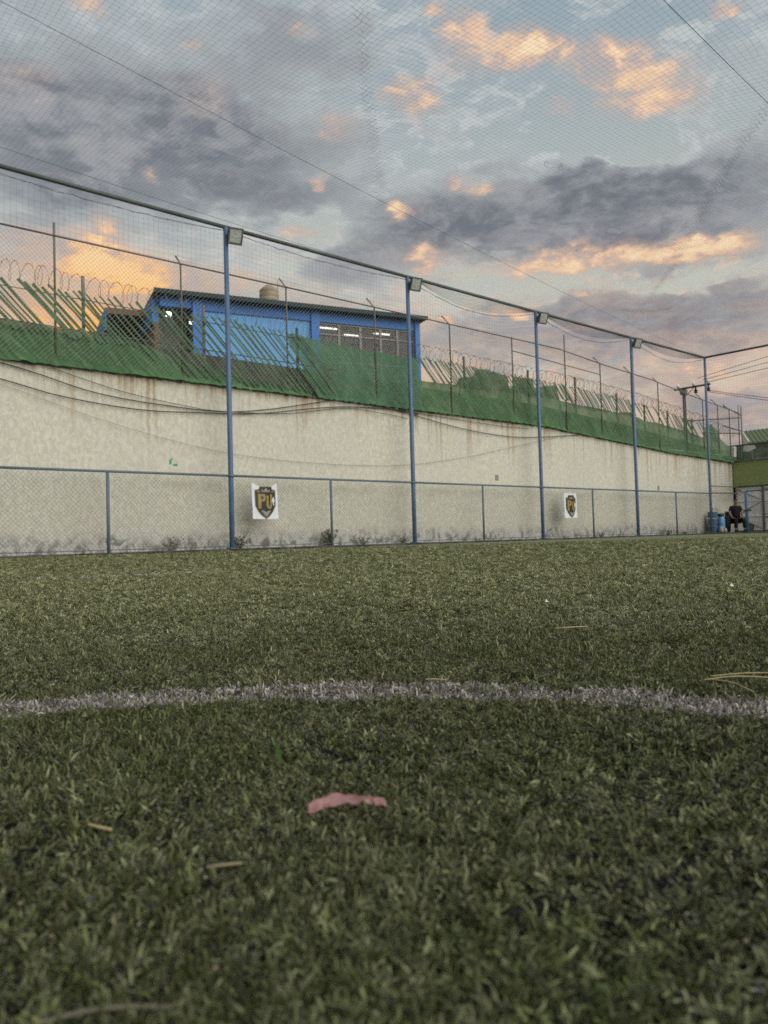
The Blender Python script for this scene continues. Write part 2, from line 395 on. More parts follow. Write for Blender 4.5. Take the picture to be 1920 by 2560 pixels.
def m_tarp(name, c1, c2, c3, see=.2):
    m = bpy.data.materials.new(name); m.use_nodes = True
    n = NT(m.node_tree); b = n.n['Principled BSDF']
    b.inputs['Roughness'].default_value = .75; b.inputs['Specular IOR Level'].default_value = .2
    P = n.node('ShaderNodeNewGeometry').outputs['Position']
    x, y, z = n.xyz(P)
    col = n.mix(n.mr(n.noise(P, .9, 5, .6), .35, .65), c1, c2)
    st = n.noise(n.cxyz(n.m('MULTIPLY', n.m('ADD', x, n.m('MULTIPLY', z, 1.0)), 9.0), 0.0, n.m('MULTIPLY', n.m('SUBTRACT', x, z), 1.1)), 1.0, 4, .65)
    col = n.mix(n.mr(st, .42, .70, 0, .8), col, c3)
    st2 = n.noise(n.cxyz(n.m('MULTIPLY', n.m('SUBTRACT', x, z), 10.0), 3.0, n.m('MULTIPLY', n.m('ADD', x, z), 1.6)), 1.0, 4, .65)
    col = n.mix(n.mr(st2, .48, .72, 0, .5), col, tuple(q * .45 for q in c2[:3]) + (1,))
    n.put(b.inputs['Base Color'], col)
    tr = n.node('ShaderNodeBsdfTranslucent'); n.put(tr.inputs[0], col)
    ms = n.node('ShaderNodeMixShader'); ms.inputs[0].default_value = .35
    n.l.new(b.outputs[0], ms.inputs[1]); n.l.new(tr.outputs[0], ms.inputs[2])
    # open weave: some of what is behind shows between the threads
    tp = n.node('ShaderNodeBsdfTransparent'); m2 = n.node('ShaderNodeMixShader')
    n.put(m2.inputs[0], n.mr(n.noise(P, 2.3, 5, .65), .35, .7, .04, see))
    n.l.new(ms.outputs[0], m2.inputs[1]); n.l.new(tp.outputs[0], m2.inputs[2])
    n.l.new(m2.outputs[0], n.n['Material Output'].inputs[0])
    return m


TARP = m_tarp('green_shade_cloth', (0.115, 0.245, 0.105, 1), (0.075, 0.175, 0.075, 1), (0.21, 0.33, 0.18, 1))
TARP2 = m_tarp('bluish_green_shade_cloth', (0.10, 0.245, 0.14, 1), (0.085, 0.205, 0.105, 1), (0.19, 0.325, 0.20, 1), .28)


def m_blade(name, dead, dull, fresh, deep, line=False):
    m = bpy.data.materials.new(name); m.use_nodes = True
    n = NT(m.node_tree); b = n.n['Principled BSDF']
    b.inputs['Roughness'].default_value = .62; b.inputs['Specular IOR Level'].default_value = .2
    P = n.node('ShaderNodeNewGeometry').outputs['Position']
    a = n.node('ShaderNodeAttribute', attribute_name='tone', attribute_type='GEOMETRY').outputs['Fac']
    r = n.node('ShaderNodeObjectInfo').outputs['Random']
    t = n.m('FRACT', n.m('ADD', a, r))
    patch = n.noise(P, 4.5, 4, .6)
    patch2 = n.noise(P, 0.8, 4, .6)
    col = n.mix(n.mr(t, .25, .8), dull, dead)
    f = n.m('ADD', n.m('MULTIPLY', t, .9), n.m('MULTIPLY_ADD', patch, 1.6, -.9))
    col = n.mix(n.mr(f, .35, .85, 0, .85), col, fresh)
    r2 = n.m('FRACT', n.m('MULTIPLY', r, 17.7))
    col = n.mix(n.mr(r2, .62, .80, 0, .75), col, dead)
    col = n.mix(n.mr(n.m('FRACT', n.m('MULTIPLY', t, 7.3)), .72, .95, 0, .8), col, deep)
    col = n.mix(n.mr(patch2, .5, .7, 0, .45), col, dead)
    # the trodden pitch outside the circle is bleached, inside it greener, with near-camera shade painted into the colour
    wear_shade = n.mr(n.m('ADD', n.v('LENGTH', P), n.m('MULTIPLY_ADD', patch2, 1.2, -.6)), .55, 2.6)
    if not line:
        col = n.mix(n.m('MULTIPLY', wear_shade, .4), col, (0.225, 0.245, 0.11, 1))
        col = n.mix(n.m('MULTIPLY', n.m('SUBTRACT', 1.0, wear_shade), .58), col, tuple(q * .36 for q in fresh[:3]) + (1,))
    br = n.m('MULTIPLY', n.mr(r, 0.0, 1.0, .55, 1.3, smooth=False), n.mr(n.m('FRACT', n.m('MULTIPLY', t, 3.7)), 0.0, 1.0, .40, 1.65, smooth=False))
    col = n.mix(1.0, col, n.cxyz(br, br, br), 'MULTIPLY')
    n.put(b.inputs['Base Color'], col)
    tr = n.node('ShaderNodeBsdfTranslucent'); n.put(tr.inputs[0], col)
    ms = n.node('ShaderNodeMixShader'); ms.inputs[0].default_value = .12
    n.l.new(b.outputs[0], ms.inputs[1]); n.l.new(tr.outputs[0], ms.inputs[2])
    n.l.new(ms.outputs[0], n.n['Material Output'].inputs[0])
    return m


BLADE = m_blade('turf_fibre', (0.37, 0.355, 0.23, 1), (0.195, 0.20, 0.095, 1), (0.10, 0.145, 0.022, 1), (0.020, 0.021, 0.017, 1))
BLADE_W = m_blade('white_turf_fibre', (0.46, 0.42, 0.395, 1), (0.36, 0.325, 0.305, 1), (0.26, 0.23, 0.21, 1), (0.06, 0.055, 0.05, 1), True)


def m_turf():
    m = bpy.data.materials.new('worn_turf'); m.use_nodes = True
    n = NT(m.node_tree); b = n.n['Principled BSDF']
    b.inputs['Roughness'].default_value = .95; b.inputs['Specular IOR Level'].default_value = .08
    P = n.node('ShaderNodeNewGeometry').outputs['Position']
    x, y, z = n.xyz(P)
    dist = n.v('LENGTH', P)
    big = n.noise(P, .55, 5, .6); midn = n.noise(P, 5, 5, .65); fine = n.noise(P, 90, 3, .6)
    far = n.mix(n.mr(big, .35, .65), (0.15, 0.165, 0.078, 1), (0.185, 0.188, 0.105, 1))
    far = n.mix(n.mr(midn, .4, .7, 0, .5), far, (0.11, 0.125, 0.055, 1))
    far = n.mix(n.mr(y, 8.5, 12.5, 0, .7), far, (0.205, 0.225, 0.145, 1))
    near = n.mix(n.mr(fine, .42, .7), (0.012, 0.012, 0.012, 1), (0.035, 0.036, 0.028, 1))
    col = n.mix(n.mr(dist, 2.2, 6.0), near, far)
    n.put(b.inputs['Base Color'], col)
    bp = n.node('ShaderNodeBump'); bp.inputs['Strength'].default_value = .8; bp.inputs['Distance'].default_value = .02
    n.put(bp.inputs['Height'], n.noise(P, 60, 4, .7)); n.put(b.inputs['Normal'], bp.outputs[0])
    return m


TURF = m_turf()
WALLM = m_wall()

# ------------------------------------------------------------------ the setting
kind(MB().add([(-400, -400, -.04), (600, -400, -.04), (600, 600, -.04), (-400, 600, -.04)], [(0, 1, 2, 3)]).obj('ground', EARTH), 'structure')
kind(MB().add([(-25, -20, 0), (30.25, -20, 0), (30.25, 14.72, 0), (-25, 14.72, 0)], [(0, 1, 2, 3)]).obj('turf_field', TURF), 'structure')
kind(MB().box(30.25, 33.45, -20, 15.29, -.3, .06).obj('concrete_apron', CONC), 'structure')
kind(MB().box(-25, 30.25, 14.86, 15.29, -.3, -.03).obj('drain_strip', EARTH), 'structure')
KERB = mat('dark_kerb', (0.085, 0.083, 0.075, 1), 0.95, 0.1, col2=(0.028, 0.03, 0.028, 1), vscale=2.8, bump=.5, bscale=25)  # dark grey kerb, mottled darker in random patches
kb = kind(MB().box(-25, 30.24, 14.725, 14.86, -.2, .05).obj('kerb', KERB, bevel=.012), 'structure')
# ground behind the retaining wall, at the level of the street above
up = MB()
up.add([(-200, 15.5, 3.3), (500, 15.5, 3.3), (500, 400, 3.3), (-200, 400, 3.3)], [(0, 1, 2, 3)])
up.add([(33.6, -200, 2.9), (500, -200, 2.9), (500, 15.5, 2.9), (33.6, 15.5, 2.9)], [(0, 1, 2, 3)])
up.add([(33.6, 15.5, 2.9), (500, 15.5, 2.9), (500, 15.5, 3.3), (33.6, 15.5, 3.3)], [(0, 1, 2, 3)])
kind(up.obj('upper_ground', EARTH), 'structure')

# ------------------------------------------------------------------ retaining wall
YW = 15.30
WTOP = [(-25, 3.66), (4.3, 3.65), (9, 3.64), (14.8, 3.62), (20.1, 3.60), (25.7, 3.30), (28.2, 3.15), (31.2, 3.08), (33.3, 2.99)]


def wall_top(x): return lerp_prof(WTOP, x)


poly = [(-25, -.2), (33.3, -.2)] + [(x, z) for x, z in reversed(WTOP)]
wall = MB().prism(poly, 'y', YW, YW + .22).obj('retaining_wall', WALLM)
tag(wall, 'long cream plastered retaining wall with rust runs behind the pitch', 'wall')
# coping: dark broken edge of mortar on top
cp = MB()
xs = np.arange(-6, 33.3, .11)
for a, b in zip(xs[:-1], xs[1:]):
    j = rnd.uniform(-.018, .022); k2 = rnd.uniform(-.02, .012)
    za, zb = wall_top(a), wall_top(b)
    o = len(cp.v)
    cp.add([(a, YW - .03 + k2, za - .03 + j), (b, YW - .03 + k2, zb - .03 + j), (b, YW - .03 + k2, zb + .05 + j), (a, YW - .03 + k2, za + .05 + j),
            (a, YW + .24, za - .03 + j), (b, YW + .24, zb - .03 + j), (b, YW + .24, zb + .05 + j), (a, YW + .24, za + .05 + j)],
           [(0, 1, 2, 3), (3, 2, 6, 7), (0, 4, 5, 1), (0, 3, 7, 4), (1, 5, 6, 2)])
cp.obj('coping', IRON, wall)
# faint patches on the wall: green paint dabs, a small grey plate and a hole cover
for (px, pz, w, h, mm, nm) in ((7.55, 1.86, .05, .11, None, 'paint_dab'), (7.63, 1.83, .09, .035, None, 'paint_dab'), (7.60, 1.95, .03, .04, None, 'paint_dab'), (7.70, 1.84, .03, .03, None, 'paint_dab')):
    MB().prism([(px, pz), (px + w, pz - .012), (px + w * .9, pz + h), (px + .01, pz + h * .85)], 'y', YW - .003, YW + .01).obj(nm, mat('green_paint_dab', (0.03, 0.24, 0.12, 1), .6) if 'GD' not in globals() else GD, wall)
MB().box(17.93, 18.06, YW - .02, YW + .01, 1.82, 1.98).obj('cover_plate', GREYW, wall, bevel=.006)
MB().box(27.14, 27.23, YW - .02, YW + .01, 1.70, 1.88).obj('cover_plate', GREYW, wall, bevel=.006)
# parapet of old concrete behind the green strips
PTOP = [(2, 4.37), (20, 4.33), (25, 4.1), (33, 3.5)]
par = MB().prism([(-6, 3.4), (33, 3.4)] + [(x, z) for x, z in reversed(PTOP)] + [(-6, 4.37)], 'y', 15.56, 15.72).obj('parapet_wall', CONC_D)
tag(par, 'low grey concrete parapet showing through the green strips above the wall', 'parapet')

# ------------------------------------------------------------------ the pitch cage: posts, rails, beams and wire mesh
YF = 14.80
X0, DX, HP, HR = 8.7159, 5.3775, 7.0, 1.61
XP = [X0 + i * DX for i in range(-2, 5)]
XE = XP[-1]
cage = empty('pitch_cage', (XE, YF, 0))
tag(cage, 'tall blue steel cage of posts, rails and wire mesh around the pitch', 'fence')


def cobj(mb, name, m, smooth=False):
    o = mb.obj(name, m, cage, smooth); o.location = (-XE, -YF, 0); return o


for i, xp in enumerate(XP):
    r = .056 if i < len(XP) - 1 else .05
    cobj(MB().tube([(xp, YF, -.1), (xp, YF, HR), (xp, YF, HP)], [r, r, r * .92], 10), 'post', BLUE, True)
    cobj(MB().tube([(xp, YF, HR - .035), (xp, YF, HR + .035)], r + .012, 10), 'collar', BLUE_WORN, True)
    cobj(MB().box(xp - .1, xp + .1, YF - .1, YF + .072, .05, .068), 'base_plate', BLUE_WORN)
    if i < len(XP) - 1:
        cobj(MB().tube([(xp + DX / 2, YF, -.1), (xp + DX / 2, YF, HR - .02)], .032, 8), 'short_post', BLUE_WORN, True)
        cobj(MB().tube([(xp + r, YF, HR), (xp + DX - r, YF, HR)], .026, 8), 'rail', BLUE_WORN, True)
        cobj(MB().tube([(xp + r, YF, .10), (xp + DX - r, YF, .10)], .008, 6), 'tension_wire', WIRE_B, True)
        cobj(MB().tube([(xp, YF, HP), (xp + DX, YF, HP)], .042, 8), 'top_beam', BEAM, True)


def diamond(mb, x0, x1, z0f, z1f, y, pitch, r, rng, axis='x'):
    """two families of 45 degree wires between two profiles"""
    zlo = min(z0f(x0), z0f(x1), z0f((x0 + x1) / 2)); zhi = max(z1f(x0), z1f(x1), z1f((x0 + x1) / 2))
    H = zhi - zlo
    for s in (1, -1):
        c = x0 - H
        while c < x1 + H:
            pts = []
            N = max(2, int(H / .25)); seg = []
            for k in range(N * 4 + 1):
                t = k / (N * 4) * H
                x = c + t if s > 0 else c + H - t
                z = zlo + t
                if x0 <= x <= x1 and z0f(x) - .001 <= z <= z1f(x) + .001: seg.append((x, z))
            if len(seg) > 1:
                a, b = seg[0], seg[-1]
                bow = rng.uniform(-.004, .004)
                P = []
                for k in range(3):
                    u = k / 2; x = a[0] + (b[0] - a[0]) * u; z = a[1] + (b[1] - a[1]) * u
                    yy = y + s * r * .9 + (bow if k == 1 else 0)
                    P.append((x, yy, z) if axis == 'x' else (yy, x, z))
                mb.tube(P, r, 3, caps=False)
            c += pitch
    return mb


for i, xp in enumerate(XP[:-1]):
    for h in (0, 1):
        a = xp + h * DX / 2 + .05; b = xp + (h + 1) * DX / 2 - .05
        cobj(diamond(MB(), a, b, lambda x: .10, lambda x: HR - .02, YF, .088, .0019, rnd), 'chain_link_panel', WIRE_B)

# end frame of the cage across the pitch
cobj(MB().tube([(XE, YF, HP), (XE, 12.3, HP + .0), (XE, 9, HP + .02), (XE, -6, HP)], .04, 8), 'top_beam', BEAM, True)
cobj(MB().tube([(XE, 13.40, -.05), (XE, 13.40, 1.62)], .06, 10), 'gate_post', BLUE, True)
cobj(MB().box(XE - .085, XE - .055, 13.2, 13.5, .84, .9), 'latch', IRON)
for k, yy in enumerate((11.0, 8.4, 5.8, 3.2)):
    cobj(MB().tube([(XE, yy, -.1), (XE, yy, HP if k % 2 else HR)], .05, 8), 'post', BLUE, True)
cobj(MB().tube([(XE, 13.4, HR), (XE, 3.2, HR)], .026, 8), 'rail', BLUE_WORN, True)
cobj(diamond(MB(), 3.3, 13.3, lambda x: .10, lambda x: HR - .02, XE, .088, .0019, rnd, 'y'), 'chain_link_panel', WIRE_B)

# ------------------------------------------------------------------ floodlights
def floodlight(xp, label):
    f = empty('floodlight', (xp + .13, YF - .16, 6.80))
    tag(f, label, 'floodlight', 'floodlights under the top beam')
    f.rotation_euler = (R(24), 0, R(-12)); f.scale = (1.04, 1.04, 1.04)
    MB().add([(-.13, .05, -.15), (.13, .05, -.15), (.13, .05, .13), (-.13, .05, .13), (-.15, -.05, -.17), (.15, -.05, -.17), (.15, -.05, .15), (-.15, -.05, .15)],
             [(0, 1, 2, 3)[::-1], (0, 4, 5, 1), (1, 5, 6, 2), (2, 6, 7, 3), (3, 7, 4, 0), (4, 7, 6, 5)[::-1]]).obj('housing', HOUSING, f, bevel=.01)
    MB().add([(-.125, -.052, -.145), (.125, -.052, -.145), (.125, -.056, .125), (-.125, -.056, .125), (-.11, -.058, -.13), (.11, -.058, -.13), (.11, -.060, .11), (-.11, -.060, .11)],
             [(0, 1, 5, 4), (1, 2, 6, 5), (2, 3, 7, 6), (3, 0, 4, 7), (4, 5, 6, 7)]).obj('lens', LENS, f)
    fr = MB()
    fr.box(-.15, .15, -.066, -.05, -.17, -.148); fr.box(-.15, .15, -.066, -.05, .128, .15); fr.box(-.15, -.128, -.066, -.05, -.148, .128); fr.box(.128, .15, -.066, -.05, -.148, .128)
    fr.obj('bezel', HOUSING, f)
    for k in range(5): MB().box(-.10 + k * .045, -.085 + k * .045, .05, .075, -.12, .10).obj('cooling_fin', HOUSING, f)
    MB().tube([(-.165, .0, -.02), (-.165, .10, -.02), (-.10, .13, -.0), (.10, .13, -.0), (.165, .10, -.02), (.165, .0, -.02)], .012, 6).obj('bracket', IRON, f)
    return f


for xp, lab in ((XP[2], 'floodlight at the head of the leftmost tall post, largest in view'), (XP[3], 'floodlight on the post in front of the building\'s right corner'),
                (XP[4], 'floodlight on the tall post just left of the second banner'), (XP[5], 'small far floodlight on the last post before the corner post')):
    floodlight(xp, lab)

# ------------------------------------------------------------------ nets
def sag(x, y):
    u = min(max((y + 6) / 20.8, 0), 1)
    s = .42 * math.sin(math.pi * u) * (.55 + .45 * abs(math.sin(math.pi * (x - X0) / DX)))
    e = min(1.0, max(0, (XE - x) / 3.0)); s *= e
    # creases: the net is pulled up along diagonal seams
    for (ax, ay, bx, by, w, d) in ((6.2, 7.2, 10.3, 11.5, .5, .10), (11.8, 4.6, 20.4, 11.6, .6, .16)):
        lx, ly = bx - ax, by - ay; L2 = lx * lx + ly * ly
        t = ((x - ax) * lx + (y - ay) * ly) / L2
        if -.1 < t < 1.1:
            dd = abs((x - ax) * ly - (y - ay) * lx) / math.sqrt(L2)
            s += d * math.exp(-(dd / w) ** 2)
    s += .04 * mnoise.noise((x * .4, y * .4, 2.0)) + .006 * mnoise.noise((x * 2.6, y * 2.6, 7.0))
    return s


def shift(x, y):
    v = .0
    for (ax, ay, bx, by, w, d) in ((6.2, 7.2, 10.3, 11.5, .16, .05), (11.8, 4.6, 20.4, 11.6, .22, .10)):
        lx, ly = bx - ax, by - ay; L2 = lx * lx + ly * ly; L = math.sqrt(L2)
        t = ((x - ax) * lx + (y - ay) * ly) / L2
        if -.1 < t < 1.1:
            dd = ((x - ax) * ly - (y - ay) * lx) / L
            v += -d * (dd / w) * math.exp(-(dd / w) ** 2) * .9
    n1 = mnoise.noise((x * .9, y * .9, 1.0)); n2 = mnoise.noise((x * .9, y * .9, 9.0))
    return v + .03 * n1, -v + .03 * n2


HOLES = [(19.9, 11.35, .42, .26), (15.1, 9.3, .22, .16), (15.8, 10.6, .30, .16), (24.5, 11.8, .35, .2), (11.3, 8.1, .17, .13)]


def in_hole(x, y):
    for hx, hy, a, b in HOLES:
        if ((x - hx) / a) ** 2 + ((y - hy) / b) ** 2 < 1: return True
    return False


def net_mesh(lines, r, fn, mb):
    for L in lines:
        run = []
        for (a, b) in L:
            if in_hole(a, b) and fn is npt:
                if len(run) > 1: mb.tube(run, r, 3, caps=False)
                run = []
            else: run.append(fn(a, b))
        if len(run) > 1: mb.tube(run, r, 3, caps=False)
    return mb


def npt(x, y):
    sx, sy = shift(x, y)
    e = 1.0 if (0.3 < y < 14.5 and x < XE - .3) else 0.0
    return (x + sx * e, y + sy * e, HP - .03 - sag(x, y))


ST = .085
lines = []
for k in range(int(14.8 / ST) + 1):
    y = 14.79 - k * ST
    lines.append([(-1 + .25 * j, y) for j in range(int(31.2 / .25) + 1)])
nm1 = net_mesh(lines, .00105, npt, MB())
lines = []
for k in range(int(31.2 / ST) + 1):
    x = XE - .02 - k * ST
    lines.append([(x, .2 + .25 * j) for j in range(int(14.6 / .25) + 1)])
net_mesh(lines, .00105, npt, nm1)
onet = nm1.obj('overhead_net', NET)
tag(onet, 'sagging square-mesh sports net stretched over the whole pitch', 'net')
# each hole has a torn edge with hanging threads
for hx, hy, a, b in HOLES:
    fr = MB(); ks = [1 + .08 * rnd.random() for _ in range(22)]; ks.append(ks[0])
    ring = [Vector(npt(hx + a * ks[k] * math.cos(2 * math.pi * k / 22), hy + b * ks[k] * math.sin(2 * math.pi * k / 22))) for k in range(23)]
    P = []
    for k, p in enumerate(ring):
        P.append(p)
        if rnd.random() < .35:
            l = rnd.uniform(.02, .07); P += [p + Vector((rnd.uniform(-.03, .03), rnd.uniform(-.03, .03), -l)), p + Vector((.004, .004, -.002))]
    fr.tube(P, .0017, 3, caps=False); fr.obj('torn_edge', NET, onet)
# doubled netting along the two seams
for (ax, ay, bx, by, wd) in ((6.0, 7.0, 10.3, 11.5, .22), (11.5, 4.4, 20.4, 11.6, .26)):
    lx, ly = bx - ax, by - ay; L = math.hypot(lx, ly); sm = MB()
    for k in range(int(L / .16)):
        t = k * .16 / L; cx, cy = ax + lx * t, ay + ly * t; q = wd * rnd.uniform(.5, 1)
        for (ox, oy) in (((q, 0), (-q, 0)), ((0, q), (0, -q))):
            P = []
            for m in range(6):
                u = m / 5; p = npt(cx + ox[0] + (oy[0] - ox[0]) * u, cy + ox[1] + (oy[1] - ox[1]) * u)
                P.append((p[0] + rnd.uniform(-.02, .02), p[1] + rnd.uniform(-.02, .02), p[2] - .03 - .02 * rnd.random()))
            sm.tube(P, .0013, 3, caps=False)
    sm.obj('seam', NET, onet)['kind'] = 'stuff'


# side net hung on the fence line
def spt(x, z):
    top = 6.96 - .13 * abs(math.sin(math.pi * (x - X0) / DX)) ** .8 - (.30 * abs(math.sin(math.pi * (x - X0) / DX)) if x > XP[3] else 0)
    t = (z - HR) / (6.96 - HR)
    wob = .03 * mnoise.noise((x * .8, z * .8, 3.0))
    return (x + .02 * mnoise.noise((x * 1.3, z * 1.3, 5.0)), YF + .035 + wob * min(1, 4 * t * (1 - t)) + .12 * math.sin(math.pi * t) * .3, HR + (top - HR) * t)


lines = []
SN = .105
for k in range(int((XE + 1) / SN)):
    x = XE - .05 - k * SN
    lines.append([(x, 6.02 + (6.96 - 6.02) * j / 8) for j in range(9)])
for k in range(int((6.96 - 6.02) / SN) + 1):
    z = 6.96 - k * SN
    lines.append([(-1 + .34 * j, z) for j in range(int((XE + .95) / .34) + 1)])
smb = net_mesh(lines, .0015, spt, MB())
snet = smb.obj('side_net', NETS)
tag(snet, 'strip of grey netting hung under the top beam between the tall posts', 'net')
# bunched selvedge of the side net
sv = MB()
for q in range(3):
    sv.tube([Vector(spt(x, 6.96)) + Vector((0, rnd.uniform(-.02, .02), rnd.uniform(-.03, .01))) for x in np.arange(-1, XE, .15)], .004, 3, caps=False)
sv.obj('selvedge', NETS, snet)
# gathered fold of netting right of the building
for (xa, xb, dp) in ((XP[3], XP[4], .42), (XP[4], XP[5], .34), (XP[5], XE, .30)):
    gf = MB()
    for q in range(9):
        P = []
        for k in range(40):
            t = k / 39; x = xa + .15 + (xb - xa - .3) * t
            d = dp * math.sin(math.pi * t ** .85) * (q / 8)
            P.append((x, YF - .05 - .012 * q + .008 * math.sin(q * 3 + x * 5), 6.93 - d + .008 * mnoise.noise((x * 3, q, 1))))
        gf.tube(P, .0034, 3, caps=False)
    for k in range(120):
        t = k / 119; x = xa + .15 + (xb - xa - .3) * t; d = dp * math.sin(math.pi * t ** .85)
        gf.tube([(x, YF - .05, 6.93), (x + .03, YF - .15, 6.93 - d)], .0026, 3, caps=False)
    gf.obj('slack_fold', NETS, snet)
# end net across the pitch
lines = []
em = MB()
def ept(y, z): return (XE + .03 + .03 * mnoise.noise((y, z, 4.)), y, z - .12 * abs(math.sin(math.pi * (14.8 - y) / 5)) * ((z - HR) / (HP - HR)))
for k in range(int(10 / SN)):
    y = 14.75 - k * SN
    lines.append([(y, HR + (6.97 - HR) * j / 14) for j in range(15)])
for k in range(int((6.97 - HR) / SN) + 1):
    z = 6.97 - k * SN
    lines.append([(14.75 - .34 * j, z) for j in range(30)])
enet = net_mesh(lines, .0015, ept, em).obj('end_net', NETS)
tag(enet, 'upright grey ball-stop net right of the corner post', 'net')

# ropes that carry the overhead net
def rope(pts, r, label, m=ROPE, name='support_rope', cat='rope', group=None):
    return tag(MB().tube(pts, r, 5).obj(name, m), label, cat, group)


def sagline(a, b, s, n=24):
    a = Vector(a); b = Vector(b)
    return [tuple(a + (b - a) * (k / n) - Vector((0, 0, 4 * s * (k / n) * (1 - k / n)))) for k in range(n + 1)]


rope(sagline((-2, 9.2, 6.98), (XE, YF, 7.0), .25), .0032, 'dark rope under the net running from upper left to the corner post')
rope(sagline((2, 4.45, 6.95), (XE, 5.8, 7.0), .25), .0046, 'dark rope across the top right corner of the sky')
rope(sagline((-1, 13.4, 6.97), (XP[4], YF - .05, 6.97), .2), .004, 'thin pale rope sagging just above the top beam', NETS)
# ------------------------------------------------------------------ fence on top of the wall
YU = 15.16
uf = empty('wall_top_fence', (5.23, YU, 3.6))
tag(uf, 'chain link fence on the wall with angled posts and woven green strips', 'fence')


def uobj(mb, name, m, smooth=False):
    o = mb.obj(name, m, uf, smooth); o.location = (-5.23, -YU, -3.6); return o


RAILU = [(-6, 6.08), (4.3, 6.11), (10.5, 6.14), (21.1, 6.16), (23.7, 5.96), (26.8, 5.80), (30.0, 5.48), (33.9, 5.16)]
rail_z = lambda x: lerp_prof(RAILU, x)
UP = [(-.1, 6.37, 0), (2.55, 6.37, 1), (5.23, 6.37, 0), (7.85, 6.36, 1), (10.54, 6.42, 1), (13.28, 6.46, 1), (16.07, 6.45, 1), (18.79, 6.2, 0), (21.47, 6.67, 0), (23.49, 6.25, 1), (25.44, 6.17, 1), (27.28, 5.96, 1), (29.35, 5.84, 1), (30.73, 5.70, 1), (32.01, 5.60, 1), (33.04, 5.50, 1), (33.92, 5.52, 0)]
for x, zt, bent in UP:
    zr = rail_z(x)
    x2 = min(x, 33.9)
    zb = wall_top(min(x, 33.2)) - .05
    P = [(x2, YU + .05, zb), (x2, YU + .05, zr)]
    P.append((x2, YU + .05 + (zt - zr) * .95, zt) if bent else (x2, YU + .05, max(zt, zr + .02)))
    uobj(MB().tube(P, .022, 6), 'post', GALV, True)
for x, zt in ((3.1, 5.45), (5.79, 5.47), (8.4, 5.35), (10.87, 5.24), (16.69, 5.34), (19.6, 5.3), (22.09, 5.36), (24.55, 5.07), (26.37, 4.84), (28.02, 4.75), (29.9, 4.6), (31.5, 4.5)):
    m0 = MB(); m0.box(x - .025, x + .025, YU + .09, YU + .096, wall_top(x), zt); m0.box(x - .025, x - .019, YU + .0961, YU + .14, wall_top(x), zt)
    uobj(m0, 'angle_post', SLATG if rnd.random() < .4 else GALV)
for a, b in zip(RAILU, RAILU[1:]):
    uobj(MB().tube([(a[0], YU + .03, a[1]), (b[0], YU + .03, b[1])], .02, 6), 'top_rail', GALV, True)
uobj(MB().tube([(18.79, YU + .05, 5.78), (23.49, YU + .05, 5.60)], .016, 6), 'middle_rail', GALV, True)
uobj(MB().tube([(-6, YU + .05, 4.38), (12, YU + .05, 4.36)], .012, 6), 'tie_rail', GALV, True)
uobj(MB().tube([(-6, YU + .055, 5.02), (11, YU + .055, 4.97)], .009, 6), 'tie_rail', GALV, True)
edges = [-6] + [x for x, _, _ in UP if x > -6]
for a, b in zip(edges, edges[1:]):
    if b > 33.9: b = 33.9
    if a < 1: continue
    uobj(diamond(MB(), a, b, lambda x: wall_top(min(x, 33.2)) + .05, rail_z, YU, .09, .0023, rnd), 'chain_link_panel', WIRE)
# strands of barbed wire over the arms
for k, (dy, dz) in enumerate(((.12, .13), (.22, .25))):
    P = []
    for x in np.arange(7.8, 33.9, .9): P.append((x, YU + .05 + dy, rail_z(x) + dz * (.85 if x > 23 else 1) - .02 * abs(math.sin(x * 1.17))))
    uobj(MB().tube(P, .003, 3, caps=False), 'barbed_strand', WIRE)

# green strips woven diagonally through the mesh
SLOPE = 1.0
slat_top = [(-6, 5.14), (4.3, 5.12), (10.5, 5.08), (16.7, 5.05), (22, 5.0), (26, 4.85), (31, 4.4), (33, 4.1)]
def strips(x0, x1, step, zlo, w, keep=1.0):
    x = x0
    while x < x1:
        st = step * rnd.uniform(.75, 1.3)
        if rnd.random() < keep:
            zt = lerp_prof(slat_top, x) + rnd.uniform(-.05, .05)
            zb = zlo(x) + rnd.uniform(-.03, .03)
            s = SLOPE * rnd.uniform(.97, 1.04)
            L = (zt - zb) / s
            ww = w * rnd.uniform(.55, 1.25)
            y0 = YU + .012 + rnd.uniform(0, .02); bow = rnd.uniform(-.04, .035)
            pts = [(x, zt), (x + L * .5, (zt + zb) / 2 + bow), (x + L, zb)]
            nx, nz = .71 * ww / 2, .71 * ww / 2
            vs = []
            for px, pz in pts: vs += [(px - nx, y0, pz - nz), (px + nx, y0, pz + nz), (px + nx, y0 + .006, pz + nz), (px - nx, y0 + .006, pz - nz)]
            fs = [(0, 3, 2, 1), (8, 9, 10, 11)]
            for i in (0, 4):
                for j in range(4): fs.append((i + j, i + (j + 1) % 4, i + 4 + (j + 1) % 4, i + 4 + j))
            uobj(MB().add(vs, fs), 'strip', SLATG)
        x += st


strips(1.6, 11.0, .148, lambda x: 3.72 if x > 6.0 else 4.2, .05, .93)
strips(14.75, 17.3, .085, lambda x: 4.42, .036)
strips(17.6, 21.4, .10, lambda x: 4.5, .038, .8)
strips(21.2, 25.6, .115, lambda x: 4.35, .036, .95)
strips(25.6, 31.5, .17, lambda x: lerp_prof([(25, 4.3), (31, 3.8)], x), .05, .7)


